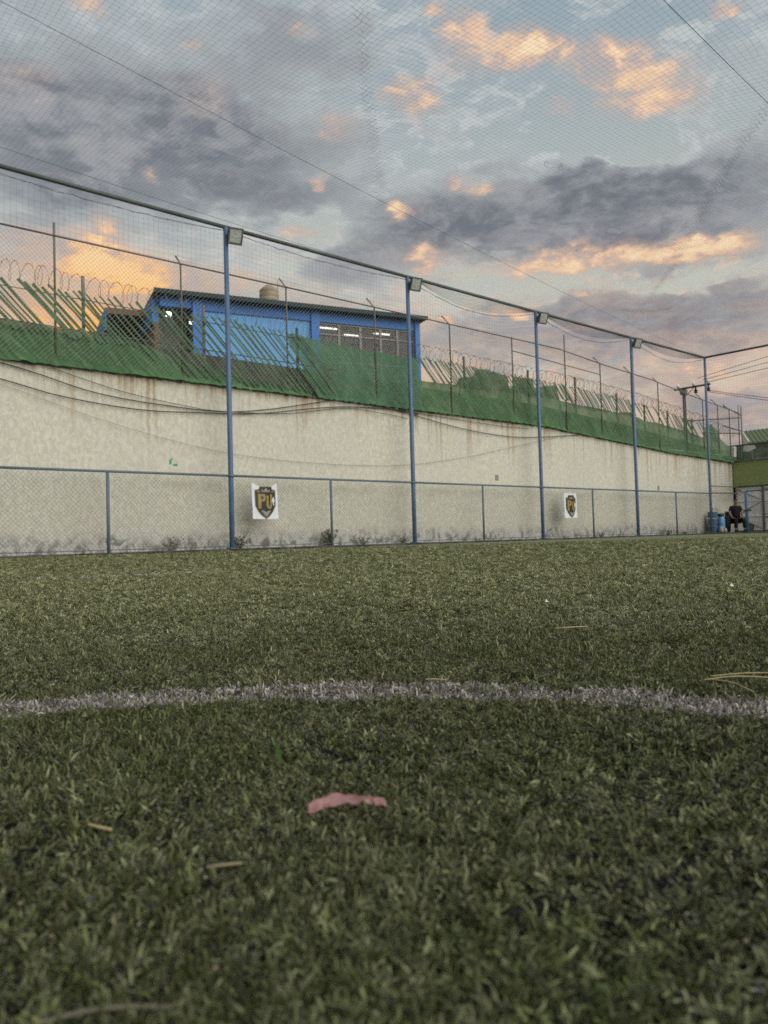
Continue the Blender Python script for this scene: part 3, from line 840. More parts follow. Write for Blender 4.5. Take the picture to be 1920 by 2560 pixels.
# ------------------------------------------------------------------ green cloths
def tarp(name_label, prof, x0, x1, bottom, m, y=YU + .06, step=.07, leftedge=None, seed=0, amp=.05, name='green_cloth'):
    xs = np.arange(x0, x1 + 1e-6, step); NZ = 12
    vs = []; fs = []
    for i, x in enumerate(xs):
        zt = lerp_prof(prof, x) + .03 * mnoise.noise((x * 3, seed, 0)) + .015 * mnoise.noise((x * 11, seed, 0)); zb = bottom(x) + .03 * mnoise.noise((x * 7, seed, 5)) + .02 * mnoise.noise((x * 17, seed, 8))
        for j in range(NZ + 1):
            t = j / NZ; z = zb + (zt - zb) * t
            xx = x
            if leftedge and x < leftedge[1]:
                f = (leftedge[1] - x) / (leftedge[1] - x0); xx = x + leftedge[0](z) * f
            yy = y + amp * mnoise.noise((xx * 1.6 + z * 1.4, z * .7, seed)) + amp * .8 * mnoise.noise((xx * 5 + z * 4.5, z * 1.2, seed + 3)) + amp * .4 * mnoise.noise((xx * 12 + z * 2, z * 2, seed + 6)) - (.05 * (1 - t) ** 3)
            vs.append((xx, min(yy, y + .06), z))
    n = len(xs); o = len(vs)
    for i in range(n - 1):
        for j in range(NZ):
            a = i * (NZ + 1) + j; fs.append((a, a + NZ + 1, a + NZ + 2, a + 1))
    return tag(MB().add(vs, fs).obj(name, m, smooth=True), name_label, 'cloth', 'green cloths tied to the wall-top fence')


bot = lambda x: wall_top(min(x, 33.2)) - .02
tarp('dark green cloth along the wall top at the far left, behind diagonal strips', [(-4, 4.34), (4.3, 4.37), (5.35, 4.36), (6.5, 4.40), (7.2, 4.22), (8.0, 4.02), (9.2, 3.88), (10.2, 3.80), (11.2, 3.78)], -4, 11.2, bot, TARP, seed=1, amp=.05)
P1 = [(10.47, 5.06), (11.62, 5.02), (12.94, 4.99), (14.1, 5.0), (14.84, 5.01), (14.90, 4.43), (16.27, 4.46), (16.40, 4.68), (16.95, 4.79), (17.15, 5.02), (17.5, 5.05)]
tarp('large smooth green cloth in front of the blue building\'s windows', P1, 10.5, 14.86, bot, TARP2, leftedge=(lambda z: (5.06 - z) * .62, 12.2), seed=2)
tarp('low green cloth right of the building, below fine strips', [(14.8, 4.43), (16.27, 4.46), (16.4, 4.66)], 14.8, 16.5, bot, TARP, seed=4, y=YU + .075)
tarp('green cloth with a humped top edge between building and third tall post', [(16.35, 4.66), (16.95, 4.79), (17.15, 5.02), (17.72, 5.07), (17.91, 5.03), (18.57, 4.98), (18.60, 4.62), (18.76, 4.62), (18.80, 5.0), (19.76, 5.02), (19.82, 4.76), (20.56, 4.91), (20.95, 4.97), (21.15, 4.48)], 16.4, 21.2, bot, TARP, seed=5, step=.05)
tarp('long low green cloth running to the corner, right of the third tall post', [(21.1, 4.48), (21.86, 4.45), (22.85, 4.44), (24.43, 4.38), (25.37, 4.47), (25.57, 4.35), (26.34, 4.22), (26.93, 4.23), (28.3, 4.13), (29.35, 4.04), (30.78, 3.89)], 21.1, 30.8, bot, TARP, seed=6, y=YU + .07)
tarp('bright green cloth just right of the corner post', [(30.7, 4.2), (31.1, 4.55), (32.08, 4.23), (32.13, 3.95), (32.6, 3.75), (33.4, 3.62)], 30.75, 33.4, bot, TARP, seed=7)
# ------------------------------------------------------------------ razor wire
rz = MB(); P = []
x = 1.0; a = 0.0
while x < 33.4:
    zc = lerp_prof(slat_top, x) + .19 + .03 * mnoise.noise((x * .7, 0, 0)); rr = .185 + .04 * mnoise.noise((x * 1.9, 3, 0))
    P.append((x + .05 * math.sin(a * .37), YU + .12 + rr * math.cos(a) * .9, zc + rr * math.sin(a)))
    a += .5; x += .018 * (1 + .5 * mnoise.noise((x * 1.1, 0, 4)))
rz.tube(P, .0048, 3, caps=False)
for i in range(0, len(P) - 1, 2):
    p = Vector(P[i]); q = Vector(P[i + 1]); t = (q - p).normalized()
    rz.add([p + Vector((0, 0, .016)), p + t * .03, p - Vector((0, 0, .016)), p - t * .03], [(0, 1, 2, 3)])
tag(rz.obj('razor_wire', RAZOR), 'coil of razor wire along the top of the green strips', 'razor wire')

# ------------------------------------------------------------------ blue building
BA = R(-16.5)
bd = empty('blue_building', (18.58, 19.0, 3.3), BA)
tag(bd, 'flat-roofed building with blue columns, light blue panel and windows above the wall', 'building')
Z = lambda z: z - 3.3
MB().box(-8.56, 0, .12, 7.5, Z(3.0), Z(5.2)).obj('lower_wall', GREYW, bd)
for (xa, xb) in ((-7.62, -7.34), (-3.88, -3.60), (-.18, 0)):
    MB().box(xa, xb, -.06, .25, Z(3.0), Z(7.50)).obj('column', BBLUE, bd, bevel=.01)
MB().box(-8.56, -7.622, 0, .2, Z(7.20), Z(7.50)).obj('beam', BBLUE, bd)
MB().box(-7.338, -3.882, 0, .2, Z(7.17), Z(7.50)).obj('beam', BBLUE, bd)
MB().box(-3.598, -.182, 0, .2, Z(7.17), Z(7.50)).obj('beam', BBLUE, bd)
MB().box(-7.338, -3.882, .06, .2, Z(5.2), Z(7.17)).obj('infill_panel', LBLUE, bd)
rf = MB().box(-8.75, .16, -.30, 7.8, Z(7.503), Z(7.60)).obj('roof_slab', DARKG, bd)
MB().box(-8.77, .18, -.325, -.303, Z(7.48), Z(7.615)).obj('fascia', DARKG, rf)
for xx in (-2.9, -1.1): MB().tube([(xx, -.2, Z(7.6)), (xx, -.2, Z(7.66))], .03, 6).obj('roof_bolt', DARKG, rf)
# receding left end: blue beam, brown side wall, lower awning with brown soffit
MB().box(-8.76, -8.562, .2, 7.5, Z(6.75), Z(7.50)).obj('end_beam', BBLUE, bd)
MB().box(-8.70, -8.563, .2, 7.5, Z(3.0), Z(6.75)).obj('end_wall', BROWN, bd)
aw = MB().box(-9.9, -8.765, 1.5, 8.2, Z(7.33), Z(7.40)).obj('awning', BROWN, bd)
MB().box(-9.95, -9.9, 1.5, 8.2, Z(6.72), Z(7.42)).obj('awning_fascia', BBLUE, aw)
MB().box(-9.9, -8.765, 1.46, 1.498, Z(7.24), Z(7.42)).obj('awning_fascia', BROWN, aw)
# window bay
GLASS = bpy.data.materials.new('window_glass'); GLASS.use_nodes = True
_n = NT(GLASS.node_tree); _b = _n.n['Principled BSDF']
_b.inputs['Base Color'].default_value = (0.2, 0.2, 0.2, 1); _b.inputs['Roughness'].default_value = .06; _b.inputs['IOR'].default_value = 1.5
_t = _n.node('ShaderNodeBsdfTransparent'); _t.inputs[0].default_value = (.62, .63, .62, 1)
_mx = _n.node('ShaderNodeMixShader'); _mx.inputs[0].default_value = .30
_n.l.new(_t.outputs[0], _mx.inputs[1]); _n.l.new(_b.outputs[0], _mx.inputs[2]); _n.l.new(_mx.outputs[0], _n.n['Material Output'].inputs[0])
ROOM = mat('room_paint', (0.60, 0.58, 0.54, 1), .85, .2)
TUBE = mat('fluorescent_tube', (1, 1, 1, 1), .5, emit=(1.0, 0.97, 0.88, 1), estr=1.5)
MB().box(-3.6, -.18, 3.0, 3.1, Z(5.2), Z(7.4)).obj('room_wall', ROOM, bd)
MB().box(-3.6, -.18, .25, 3.1, Z(7.35), Z(7.45)).obj('room_ceiling', ROOM, bd)
MB().box(-3.62, -3.55, .26, 3.0, Z(5.2), Z(7.35)).obj('room_wall', ROOM, bd)
MB().box(-.16, -.02, .26, 3.0, Z(5.2), Z(7.35)).obj('room_wall', ROOM, bd)
MULL = mat('aluminium_mullion', (0.17, 0.165, 0.155, 1), .45, .5, metal=.3)
wx = [-3.6, -2.9, -2.15, -1.42, -.80, -.18]
for a, b in zip(wx, wx[1:]):
    w = MB(); w.box(a + .002, a + .04, .06, .12, Z(5.2), Z(7.168)); w.box(b - .04, b - .002, .06, .12, Z(5.2), Z(7.168)); w.box(a + .042, b - .042, .06, .12, Z(7.12), Z(7.168)); w.box(a + .042, b - .042, .06, .12, Z(6.78), Z(6.82)); w.box(a + .042, b - .042, .06, .12, Z(5.9), Z(5.95))
    wo = w.obj('window', MULL, bd)
    MB().add([(a + .04, .09, Z(5.2)), (b - .04, .09, Z(5.2)), (b - .04, .09, Z(7.12)), (a + .04, .09, Z(7.12))], [(0, 1, 2, 3)]).obj('pane', GLASS, wo)
for (xa, xb, yy, zz) in ((-3.2, -2.5, 1.2, 7.33), (-2.0, -1.4, 1.8, 7.33), (-1.1, -.5, 1.3, 7.33), (-2.7, -1.5, 2.7, 6.55)):
    MB().tube([(xa, yy, Z(zz)), (xb, yy, Z(zz))], .03, 6).obj('lit_tube', TUBE, bd)
for k in range(5): MB().box(-1.3 + k * .22, -1.12 + k * .22, 2.0, 2.3, Z(5.9), Z(6.3 + .08 * (k % 3))).obj('shelf_box', WHITEW, bd)
# left bay: barred opening with a lamp
MB().box(-8.5, -7.622, .9, 1.0, Z(5.2), Z(7.5)).obj('bay_wall', GREYW, bd)
for k in range(7): MB().tube([(-8.45 + k * .13, .1, Z(5.3)), (-8.45 + k * .13, .1, Z(7.18))], .012, 5).obj('window_bar', IRON, bd)
MB().tube([(-8.5, .1, Z(6.0)), (-7.63, .1, Z(6.0))], .015, 5).obj('window_bar', IRON, bd)
MB().box(-8.41, -8.25, -.10, -.02, Z(6.87), Z(7.01)).obj('wall_lamp', mat('lit_lamp', (.9, .9, .8, 1), .4, emit=(0.95, 1.0, 0.80, 1), estr=1.6), bd, bevel=.02)
MB().box(-7.72, -7.64, -.06, -.01, Z(6.72), Z(6.80)).obj('wall_lamp', bpy.data.materials['lit_lamp'], bd)
# water tank on the roof
tk = MB().lathe([(.30, 0), (.33, .03), (.33, .12), (.315, .14), (.33, .16), (.33, .30), (.315, .32), (.33, .34), (.32, .42), (.24, .50), (.13, .54), (.13, .58), (.02, .59)], 20).obj('water_tank', TANKM, smooth=True)
tk.location = (14.13, 21.35, 7.93); tk.scale = (.95, .95, .95)
MB().box(-.36, .36, -.36, .36, -.329, -.002).obj('plinth', GREYW, tk)
tag(tk, 'beige plastic water tank on the blue building\'s roof', 'water tank')
MB().tube([(.34, 0, .02), (.36, 0, .5), (.36, 0, .85)], .012, 5).obj('vent_pipe', GALV, tk)

# ------------------------------------------------------------------ things behind the fence on the right
for (sx, sy, w, d, z, lab) in ((19.3, 17.2, .55, .5, 5.28, 'small beige water tank peeking over the cloth left of the third tall post'), (21.9, 17.9, .85, .6, 5.45, 'round-shouldered beige tank behind the razor wire by the third tall post')):
    o = MB().lathe([(w * .48, 0), (w * .5, .05), (w * .5, z - 3.3 - .25), (w * .42, z - 3.3 - .1), (w * .2, z - 3.3), (.02, z - 3.29)], 16).obj('roof_tank', TANKM, smooth=True)
    o.location = (sx, sy, 3.3); tag(o, lab, 'water tank')
# utility pole
upole = empty('utility_pole', (38, 19.78, 2.6)); tag(upole, 'dark utility pole with crossarm and insulators near the corner post', 'utility pole')
UZ = 7.42 - 2.6
MB().tube([(0, 0, -.1), (0, 0, UZ - .1)], [.085, .065], 10).obj('pole', IRON, upole, True)
MB().box(-.05, .05, -1.40, .50, UZ - .06, UZ + .02).obj('crossarm', BLACK, upole)
MB().tube([(0, 0, UZ - .5), (0, -.55, UZ - .07)], .02, 5).obj('brace', IRON, upole)
for yy in (.28, -.55, -1.3):
    i0 = MB().lathe([(.03, 0), (.05, .03), (.09, .05), (.05, .08), (.10, .11), (.05, .15), (.03, .22), (.01, .24)], 10).obj('insulator', GATE, upole, True); i0.location = (0, yy, UZ + .02)
for yy in (-.62, -1.28):
    i0 = MB().lathe([(.03, -.30), (.10, -.26), (.05, -.2), (.11, -.16), (.05, -.1), (.03, 0)], 10).obj('insulator', BLACK, upole, True); i0.location = (.05, yy, UZ - .06)
MB().box(-.13, .13, -.15, .15, UZ - .33, UZ - .08).obj('junction_box', HOUSING, upole, bevel=.02)
for k, (z0, tz) in enumerate(((7.80, 8.23), (7.66, 7.96), (7.52, 7.69))):
    a = Vector((38, 19.05 - .5 * k * .6, z0)); t = Vector((38.0, 15.55, tz))
    rope(sagline(a, a + (t - a) * 5, .0), .013, ['uppermost of the three power lines right of the corner post', 'middle power line right of the corner post', 'lowest of the three rising power lines right of the corner post'][k], CABLE, 'power_line', 'cable', 'power lines off the crossarm')
for k in range(2):
    a = Vector((38.05, 18.5 - .02 * k, 7.12 - .08 * k)); t = Vector((38, 15.63, 6.34 - .12 * k))
    rope(sagline(a, a + (t - a) * 5 + Vector((0, 0, 1.2)), .45), .013, ['upper of two drooping lines below the power lines', 'lower of two drooping lines below the power lines'][k], CABLE, 'service_line', 'cable', 'drooping lines off the utility pole')
# posts and rails of the fence beyond the corner
cf = empty('corner_frame', (34.6, 15.4, 3.0)); tag(cf, 'grey pipe frame standing past the end of the wall-top fence', 'pipe frame')
for (p, q) in (((0, 0, -.1), (0, 0, 2.55)), ((.35, -.2, -.1), (.35, -.2, .75)), ((0, 0, 2.15), (-1.3, .15, 2.45)), ((0, 0, 2.05), (-3.3, .9, 1.75)), ((0, 0, 1.45), (-1.3, .2, 1.62)), ((0, 0, 1.35), (-2.6, .5, 1.25))):
    MB().tube([p, q], .03, 6).obj('pipe', GALV, cf, True)
# end wall of the pitch yard: olive wall over a sheet-metal gate
ew = MB(); ew.box(33.32, 33.52, -12, 15.28, 1.98, 3.02)
ewo = ew.obj('end_wall', OLIVE); tag(ewo, 'olive green wall above the grey gate at the right edge', 'wall')
MB().box(33.27, 33.56, -12, 15.28, 3.022, 3.07).obj('coping', CONC_D, ewo)
gt = empty('metal_gate', (33.36, 15.25, .06)); tag(gt, 'grey sheet-metal gate with cross braces behind the seated person', 'gate')
for k in range(8):
    y0 = -.02 - k * 1.15
    MB().box(0, .015, y0 - 1.13, y0, .03, 1.86).obj('panel', GATE, gt)
    fx = -.035
    for (a, b, c, d) in ((y0 - 1.13, y0 - 1.09, .03, 1.86), (y0 - .04, y0, .03, 1.86)): MB().box(fx, -.001, a, b, c, d).obj('frame_bar', GALV, gt)
    for zz in (.05, .62, 1.25, 1.80): MB().box(fx, -.001, y0 - 1.088, y0 - .042, zz, zz + .04).obj('frame_bar', GATE, gt)
    MB().tube([(-.02, y0 - 1.08, .1), (-.02, y0 - .05, .62)], .014, 5).obj('cross_brace', HOUSING, gt)
    MB().tube([(-.02, y0 - .05, .68), (-.02, y0 - 1.08, 1.25)], .014, 5).obj('cross_brace', HOUSING, gt)
    MB().tube([(-.02, y0 - 1.08, 1.30), (-.02, y0 - .05, 1.80)], .014, 5).obj('cross_brace', HOUSING, gt)
MB().box(-.06, .05, -12, -.01, 1.862, 1.915).obj('top_rail', IRON, gt)
# pipes from the corner post to the wall
for zz, rr, lab in ((1.93, .022, 'upper grey pipe between corner post and wall corner'), (1.66, .03, 'lower grey pipe between corner post and wall corner')):
    rope([(XE + .05, 14.78, zz - .03), (33.3, 15.1, zz + .02)], rr, lab, GALV, 'grey_pipe', 'pipe')
# cloth strip and planting on top of the end wall
ec = empty('end_wall_fence', (33.45, 15.2, 3.1)); tag(ec, 'low dark green cloth fence on top of the olive wall', 'fence')
vs = []; fs = []
for i in range(70):
    y = -.02 - i * .09
    for j in range(5):
        z = .0 + .62 * j / 4 + .02 * mnoise.noise((y * 3, j, 1)); vs.append((.03 + .06 * mnoise.noise((y * 2, z * 3, 2)), y, z))
for i in range(69):
    for j in range(4): a = i * 5 + j; fs.append((a, a + 5, a + 6, a + 1))
MB().add(vs, fs).obj('cloth', m_tarp('dark_green_cloth', (0.075, 0.13, 0.08, 1), (0.055, 0.095, 0.06, 1), (0.13, 0.18, 0.11, 1)), ec, True)
MB().tube([(0, .3, .62), (0, -8, .66)], .03, 6).obj('top_rail', IRON, ec)
for k in range(5): MB().tube([(-.02, -.1 - k * 1.6, 0), (-.02, -.1 - k * 1.6, .64)], .025, 6).obj('post', IRON, ec)
wg = MB()
for k in range(14):
    a = rnd.uniform(0, 6.28); wg.tube([(0, 0, .1 + .02 * k), (-.05, .12 * math.cos(a), .2 + .12 * math.sin(a))], .02, 4)
b1 = MB().add([(-.06, -.35, .35), (-.05, -.9, .42), (-.05, -.85, .56), (-.06, -.6, .30), (-.06, -.4, .58)], [(0, 3, 2, 4), (3, 1, 2)]).obj('white_rag', WHITEW); b1.location = (33.42, 15.2, 3.1)
tag(b1, 'pale rag caught on the green cloth above the end wall', 'rag')
# shed with green sheet roof
sh = empty('green_roof_shed', (40, 17.48, 2.6)); tag(sh, 'shed with ribbed green roof and white verge at the far right', 'shed')
e0, r0 = Vector((0, 0, 1.88)), Vector((3.0, 1.70, 2.88)); DY = Vector((0, -9, 0))
MB().box(.25, 2.9, -8.9, -.05, 0, 1.9).obj('wall', WHITEW, sh)
MB().add([(.05, .0, 1.84), (3.0, 1.66, 2.84), (3.0, 1.66, .0), (.05, .0, .0), (.09, -.05, 1.84), (3.04, 1.6, 2.84), (3.04, 1.6, 0), (.09, -.05, 0)], [(0, 1, 2, 3), (7, 6, 5, 4), (0, 4, 5, 1), (1, 5, 6, 2), (2, 6, 7, 3), (3, 7, 4, 0)]).obj('gable', WHITEW, sh)
tk2 = Vector((0, 0, -.05))
ro = MB().add([e0, r0, r0 + DY, e0 + DY, e0 + tk2, r0 + tk2, r0 + DY + tk2, e0 + DY + tk2], [(0, 3, 2, 1), (4, 5, 6, 7), (0, 1, 5, 4), (3, 0, 4, 7), (2, 3, 7, 6), (1, 2, 6, 5)]).obj('roof', GROOF, sh)
for k in range(40): MB().tube([e0 + Vector((0, -.06 - k * .215, .015)), r0 + Vector((0, -.06 - k * .215, .015))], .028, 4).obj('roof_rib', GROOF, ro)
for y0 in (0.0, -1.72): MB().tube([e0 + Vector((0, y0, .05)), r0 + Vector((0, y0, .05))], .05, 5).obj('white_verge', WHITEW, ro)

# ------------------------------------------------------------------ cables drooping along the wall
def smooth_pts(pts, n=8):
    out = []
    P = [Vector(p) for p in pts]
    for i in range(len(P) - 1):
        p0, p1, p2, p3 = P[max(i - 1, 0)], P[i], P[i + 1], P[min(i + 2, len(P) - 1)]
        for k in range(n):
            t = k / n
            out.append(.5 * ((2 * p1) + (-p0 + p2) * t + (2 * p0 - 5 * p1 + 4 * p2 - p3) * t * t + (-p0 + 3 * p1 - 3 * p2 + p3) * t ** 3))
    out.append(P[-1]); return out


YC = 15.24
def cable(pts, r, lab, m=CABLE): rope(smooth_pts([(x, YC + (i % 2) * .01, z) for i, (x, z) in enumerate(pts)]), r, lab, m, 'drooping_cable', 'cable', 'cables drooping along the wall')
cable([(1, 4.0), (4.25, 3.57), (5.94, 3.20), (7.4, 3.08), (8.8, 3.06), (9.9, 3.2), (11.0, 3.42), (11.9, 3.62)], .011, 'upper black cable drooping over the wall left of the leftmost tall post')
cable([(1, 3.9), (4.25, 3.27), (5.4, 3.05), (6.88, 2.94), (8.24, 2.99), (9.75, 3.10), (11.2, 3.34), (12.5, 3.50), (14.2, 3.56), (14.8, 3.5)], .011, 'lower black cable running from the left edge past two tall posts')
cable([(5.0, 3.62), (6.5, 3.28), (8.0, 3.10), (8.8, 3.07), (10.5, 3.16), (12.2, 3.44), (13.5, 3.42), (14.4, 3.36)], .007, 'thin black cable crossing behind the leftmost tall post')
cable([(13.4, 3.6), (14.4, 3.5), (16.5, 3.24), (18.6, 3.15), (20.2, 3.24), (22.2, 3.44)], .011, 'black cable drooping between the second and third tall posts')
cable([(14.0, 3.55), (16.0, 3.50), (18.0, 3.44), (19.5, 3.46)], .008, 'short black cable hugging the wall top right of the second tall post')
cable([(1, 3.9), (4.25, 3.17), (5.93, 2.71), (7.9, 2.30), (9.85, 2.08), (12.43, 2.03), (14.67, 2.15), (17.0, 2.5), (19.0, 2.9), (21.5, 3.4)], .0045, 'faint grey wire in a long low curve across the wall', GALV)

# ------------------------------------------------------------------ banners with the shield emblem
def banner(xc, zc, label, dip, seed, narrow):
    w, h = .66, .78
    b = empty('banner', (xc, YF - .03, zc)); tag(b, label, 'banner', 'white club banners on the fence')
    def Y(x, z): return -.02 - .018 * math.cos(3.1 * x * 2 / w) - .012 * mnoise.noise((x * 3, z * 3, seed))
    def top(x): return h / 2 - dip * max(0, 1 - (2 * x / w) ** 2 * 1.15) + (.012 if abs(x) > w * .42 else 0)
    vs = []; fs = []; NX, NZ = 16, 18
    for side in (0, .004):
        for i in range(NX + 1):
            for j in range(NZ + 1):
                x = -w / 2 + w * i / NX; t = j / NZ; z = -h / 2 + (top(x) + h / 2) * t
                x += (.5 - t) * .03 * (1 if x > 0 else .6)
                vs.append((x, Y(x, z) + side, z))
    st = (NX + 1) * (NZ + 1)
    for i in range(NX):
        for j in range(NZ):
            a = i * (NZ + 1) + j; fs.append((a, a + NZ + 1, a + NZ + 2, a + 1)); fs.append((st + a, st + a + 1, st + a + NZ + 2, st + a + NZ + 1))
    sheet = MB().add(vs, fs).obj('sheet', WHITE_P, b, True)
    def flat(poly, m, off, name, parent):
        # cut the polygon into upright slices so that it follows the wavy sheet
        zs = sorted(set([q[1] for q in poly] + list(np.linspace(min(q[1] for q in poly), max(q[1] for q in poly), 10))))
        import bmesh
        poly = [(px * 1.1, pz * 1.1 + .015) for px, pz in poly]; zs = [z * 1.1 + .015 for z in zs]
        bm = bmesh.new(); f = bm.faces.new([bm.verts.new((px, 0, pz)) for px, pz in poly])
        for z in zs[1:-1]: bmesh.ops.bisect_plane(bm, geom=bm.verts[:] + bm.edges[:] + bm.faces[:], plane_co=(0, 0, z), plane_no=(0, 0, 1))
        for x in np.linspace(-.3, .3, 9): bmesh.ops.bisect_plane(bm, geom=bm.verts[:] + bm.edges[:] + bm.faces[:], plane_co=(x, 0, 0), plane_no=(1, 0, 0))
        for v in bm.verts: v.co.y = Y(v.co.x, v.co.z) - off
        me = bpy.data.meshes.new(name); bm.to_mesh(me); bm.free(); me.materials.append(m)
        o = bpy.data.objects.new(name, me); C.objects.link(o); o.parent = parent; return o
    s = .235 if not narrow else .225
    def shield(k, dz=0): return [(-s * k, .20 * k + dz), (-s * .62 * k, .225 * k + dz), (-s * .60 * k, .275 * k + dz), (s * .60 * k, .275 * k + dz), (s * .62 * k, .225 * k + dz), (s * k, .20 * k + dz), (s * k, -.10 * k + dz), (s * .72 * k, -.215 * k + dz), (s * .38 * k, -.30 * k + dz), (0, -.36 * k + dz), (-s * .38 * k, -.30 * k + dz), (-s * .72 * k, -.215 * k + dz), (-s * k, -.10 * k + dz)]
    e = flat(shield(1.04), GOLD, .004, 'emblem_rim', b)
    flat(shield(.985), BLACK, .007, 'emblem_shield', b)
    flat([(-.12, -.20), (.0, -.335), (.12, -.20), (.06, -.20), (.0, -.23), (-.06, -.20)], SILVER, .010, 'emblem_point', b)
    flat([(-.10, .17), (-.10, .235), (-.055, .19), (-.02, .245), (.02, .245), (.055, .19), (.10, .235), (.10, .17)], SILVER, .010, 'emblem_crown', b)
    flat([(-.14, .195), (-.135, .165), (-.2, .165), (-.2, .19)], GOLD, .010, 'emblem_tick', b); flat([(.14, .195), (.135, .165), (.2, .165), (.2, .19)], GOLD, .010, 'emblem_tick', b)
    # letter P
    flat([(-.175, -.16), (-.175, .13), (-.115, .13), (-.115, -.16)], GOLD, .011, 'letter_p', b)
    flat([(-.114, .13), (-.05, .13), (-.02, .11), (-.01, .06), (-.02, .01), (-.05, -.02), (-.114, -.02), (-.114, .025), (-.075, .025), (-.06, .055), (-.075, .085), (-.114, .085)], GOLD, .011, 'letter_p', b)
    # letter U
    flat([(.005, .10), (.005, -.10), (.03, -.15), (.075, -.175), (.12, -.16), (.15, -.11), (.155, .13), (.10, .13), (.10, -.09), (.08, -.125), (.06, -.09), (.06, .10)], GOLD, .0115, 'letter_u', b)
    # white figure beside the letters
    flat([(.165, .05), (.185, .08), (.20, .05), (.215, -.02), (.195, -.03), (.20, -.10), (.18, -.10), (.165, -.03), (.14, -.02), (.145, .01)], WHITE_P, .013, 'emblem_figure', b)
    for (tx, tz) in ((-w / 2 + .02, h / 2 - .02), (w / 2 - .02, h / 2 - .02), (-w / 2 + .03, -h / 2 + .02), (w / 2 - .03, -h / 2 + .02)):
        MB().tube([(tx, Y(tx, tz) - .004, tz - .015), (tx + .005, Y(tx, tz) + .03, tz + .015)], .004, 4).obj('tie', WHITE_P, b)
    return b


banner(9.545, 1.07, 'white banner with black and gold shield, left one, its top edge dipping', .07, 1, False)
banner(20.88, 1.06, 'white banner with black and gold shield, right one, farther along the fence', .0, 2, True)

# ------------------------------------------------------------------ weeds and litter along the foot of the wall
WEED = mat('weed_leaf', (0.055, 0.075, 0.03, 1), .7, .2, col2=(0.10, 0.095, 0.06, 1), vscale=9)
WEEDD = mat('dry_weed', (0.16, 0.14, 0.10, 1), .8, .1, col2=(0.10, 0.09, 0.065, 1), vscale=9)
def weed(x, y, h, n, wd, lab, m, z0=.015):
    t = empty('weed', (x, y, z0)); tag(t, lab, 'weed', 'weeds at the foot of the wall')
    st = MB(); lf = MB()
    for k in range(n):
        a = rnd.uniform(0, 6.28); ln = h * rnd.uniform(.5, 1.05); sp = wd * rnd.uniform(.2, 1)
        ty = max(-.1, min(.12, sp * math.sin(a) * .5))
        p = [Vector((sp * .15 * math.cos(a), ty * .2, 0)), Vector((sp * .5 * math.cos(a), ty * .6, ln * .55)), Vector((sp * math.cos(a), ty, ln))]
        st.tube(p, [.005, .004, .002], 3, caps=False)
        for q in range(7):
            u = rnd.uniform(.2, 1); b = p[0].lerp(p[1], u * 2) if u < .5 else p[1].lerp(p[2], u * 2 - 1)
            d = Vector((rnd.uniform(-1, 1), rnd.uniform(-.4, .4), rnd.uniform(-.2, .8))).normalized() * rnd.uniform(.03, .075); s = Vector((-d.z, .3 * d.x, d.x)) * .28
            lf.add([b, b + d * .5 + s, b + d, b + d * .5 - s], [(0, 1, 2, 3)])
    st.obj('stems', m, t); lf.obj('leaves', m, t)


for (x, h, n, wd, lab, m) in ((11.55, .42, 34, .38, 'bushy dark weed behind the short post right of the left banner', WEED), (9.05, .28, 20, .26, 'low green weed at the foot of the leftmost tall post', WEED), 
                              (7.5, .30, 12, .3, 'dry weed at the wall foot between short post and leftmost tall post', WEEDD), (12.6, .22, 10, .2, 'small dry weed right of the bushy dark weed', WEEDD), (13.9, .18, 10, .2, 'tiny weed just left of the second tall post', WEED),
                              (23.0, .18, 14, .3, 'low weed right of the right banner', WEED), (27.4, .22, 14, .3, 'dark weed at the short post before the corner post', WEED), (28.6, .18, 12, .3, 'low weed near the corner post', WEEDD)):
    weed(x, 15.08, h, n, wd, lab, m)

# ------------------------------------------------------------------ corner: person on a chair, drum, bags
SKIN = mat('skin', (0.24, 0.135, 0.095, 1), .55, .35)
SHIRT = mat('black_cotton', (0.012, 0.012, 0.016, 1), .85, .15, col2=(0.018, 0.018, 0.024, 1), vscale=6)
TROUS = mat('black_trousers', (0.010, 0.010, 0.011, 1), .85, .15)
HAIR = mat('black_hair', (0.012, 0.010, 0.009, 1), .6, .3)


def skinned(name, verts, edges, radii, m, parent, root=0, sub=2):
    me = bpy.data.meshes.new(name); me.from_pydata(verts, edges, []); me.materials.append(m)
    o = bpy.data.objects.new(name, me); C.objects.link(o); o.parent = parent
    sk = o.modifiers.new('skin', 'SKIN'); sk.use_smooth_shade = True
    for i, d in enumerate(me.skin_vertices[0].data):
        r = radii[i]; d.radius = (r, r) if not isinstance(r, tuple) else r
        d.use_root = (i == root)
    ss = o.modifiers.new('sub', 'SUBSURF'); ss.levels = sub; ss.render_levels = sub
    return o


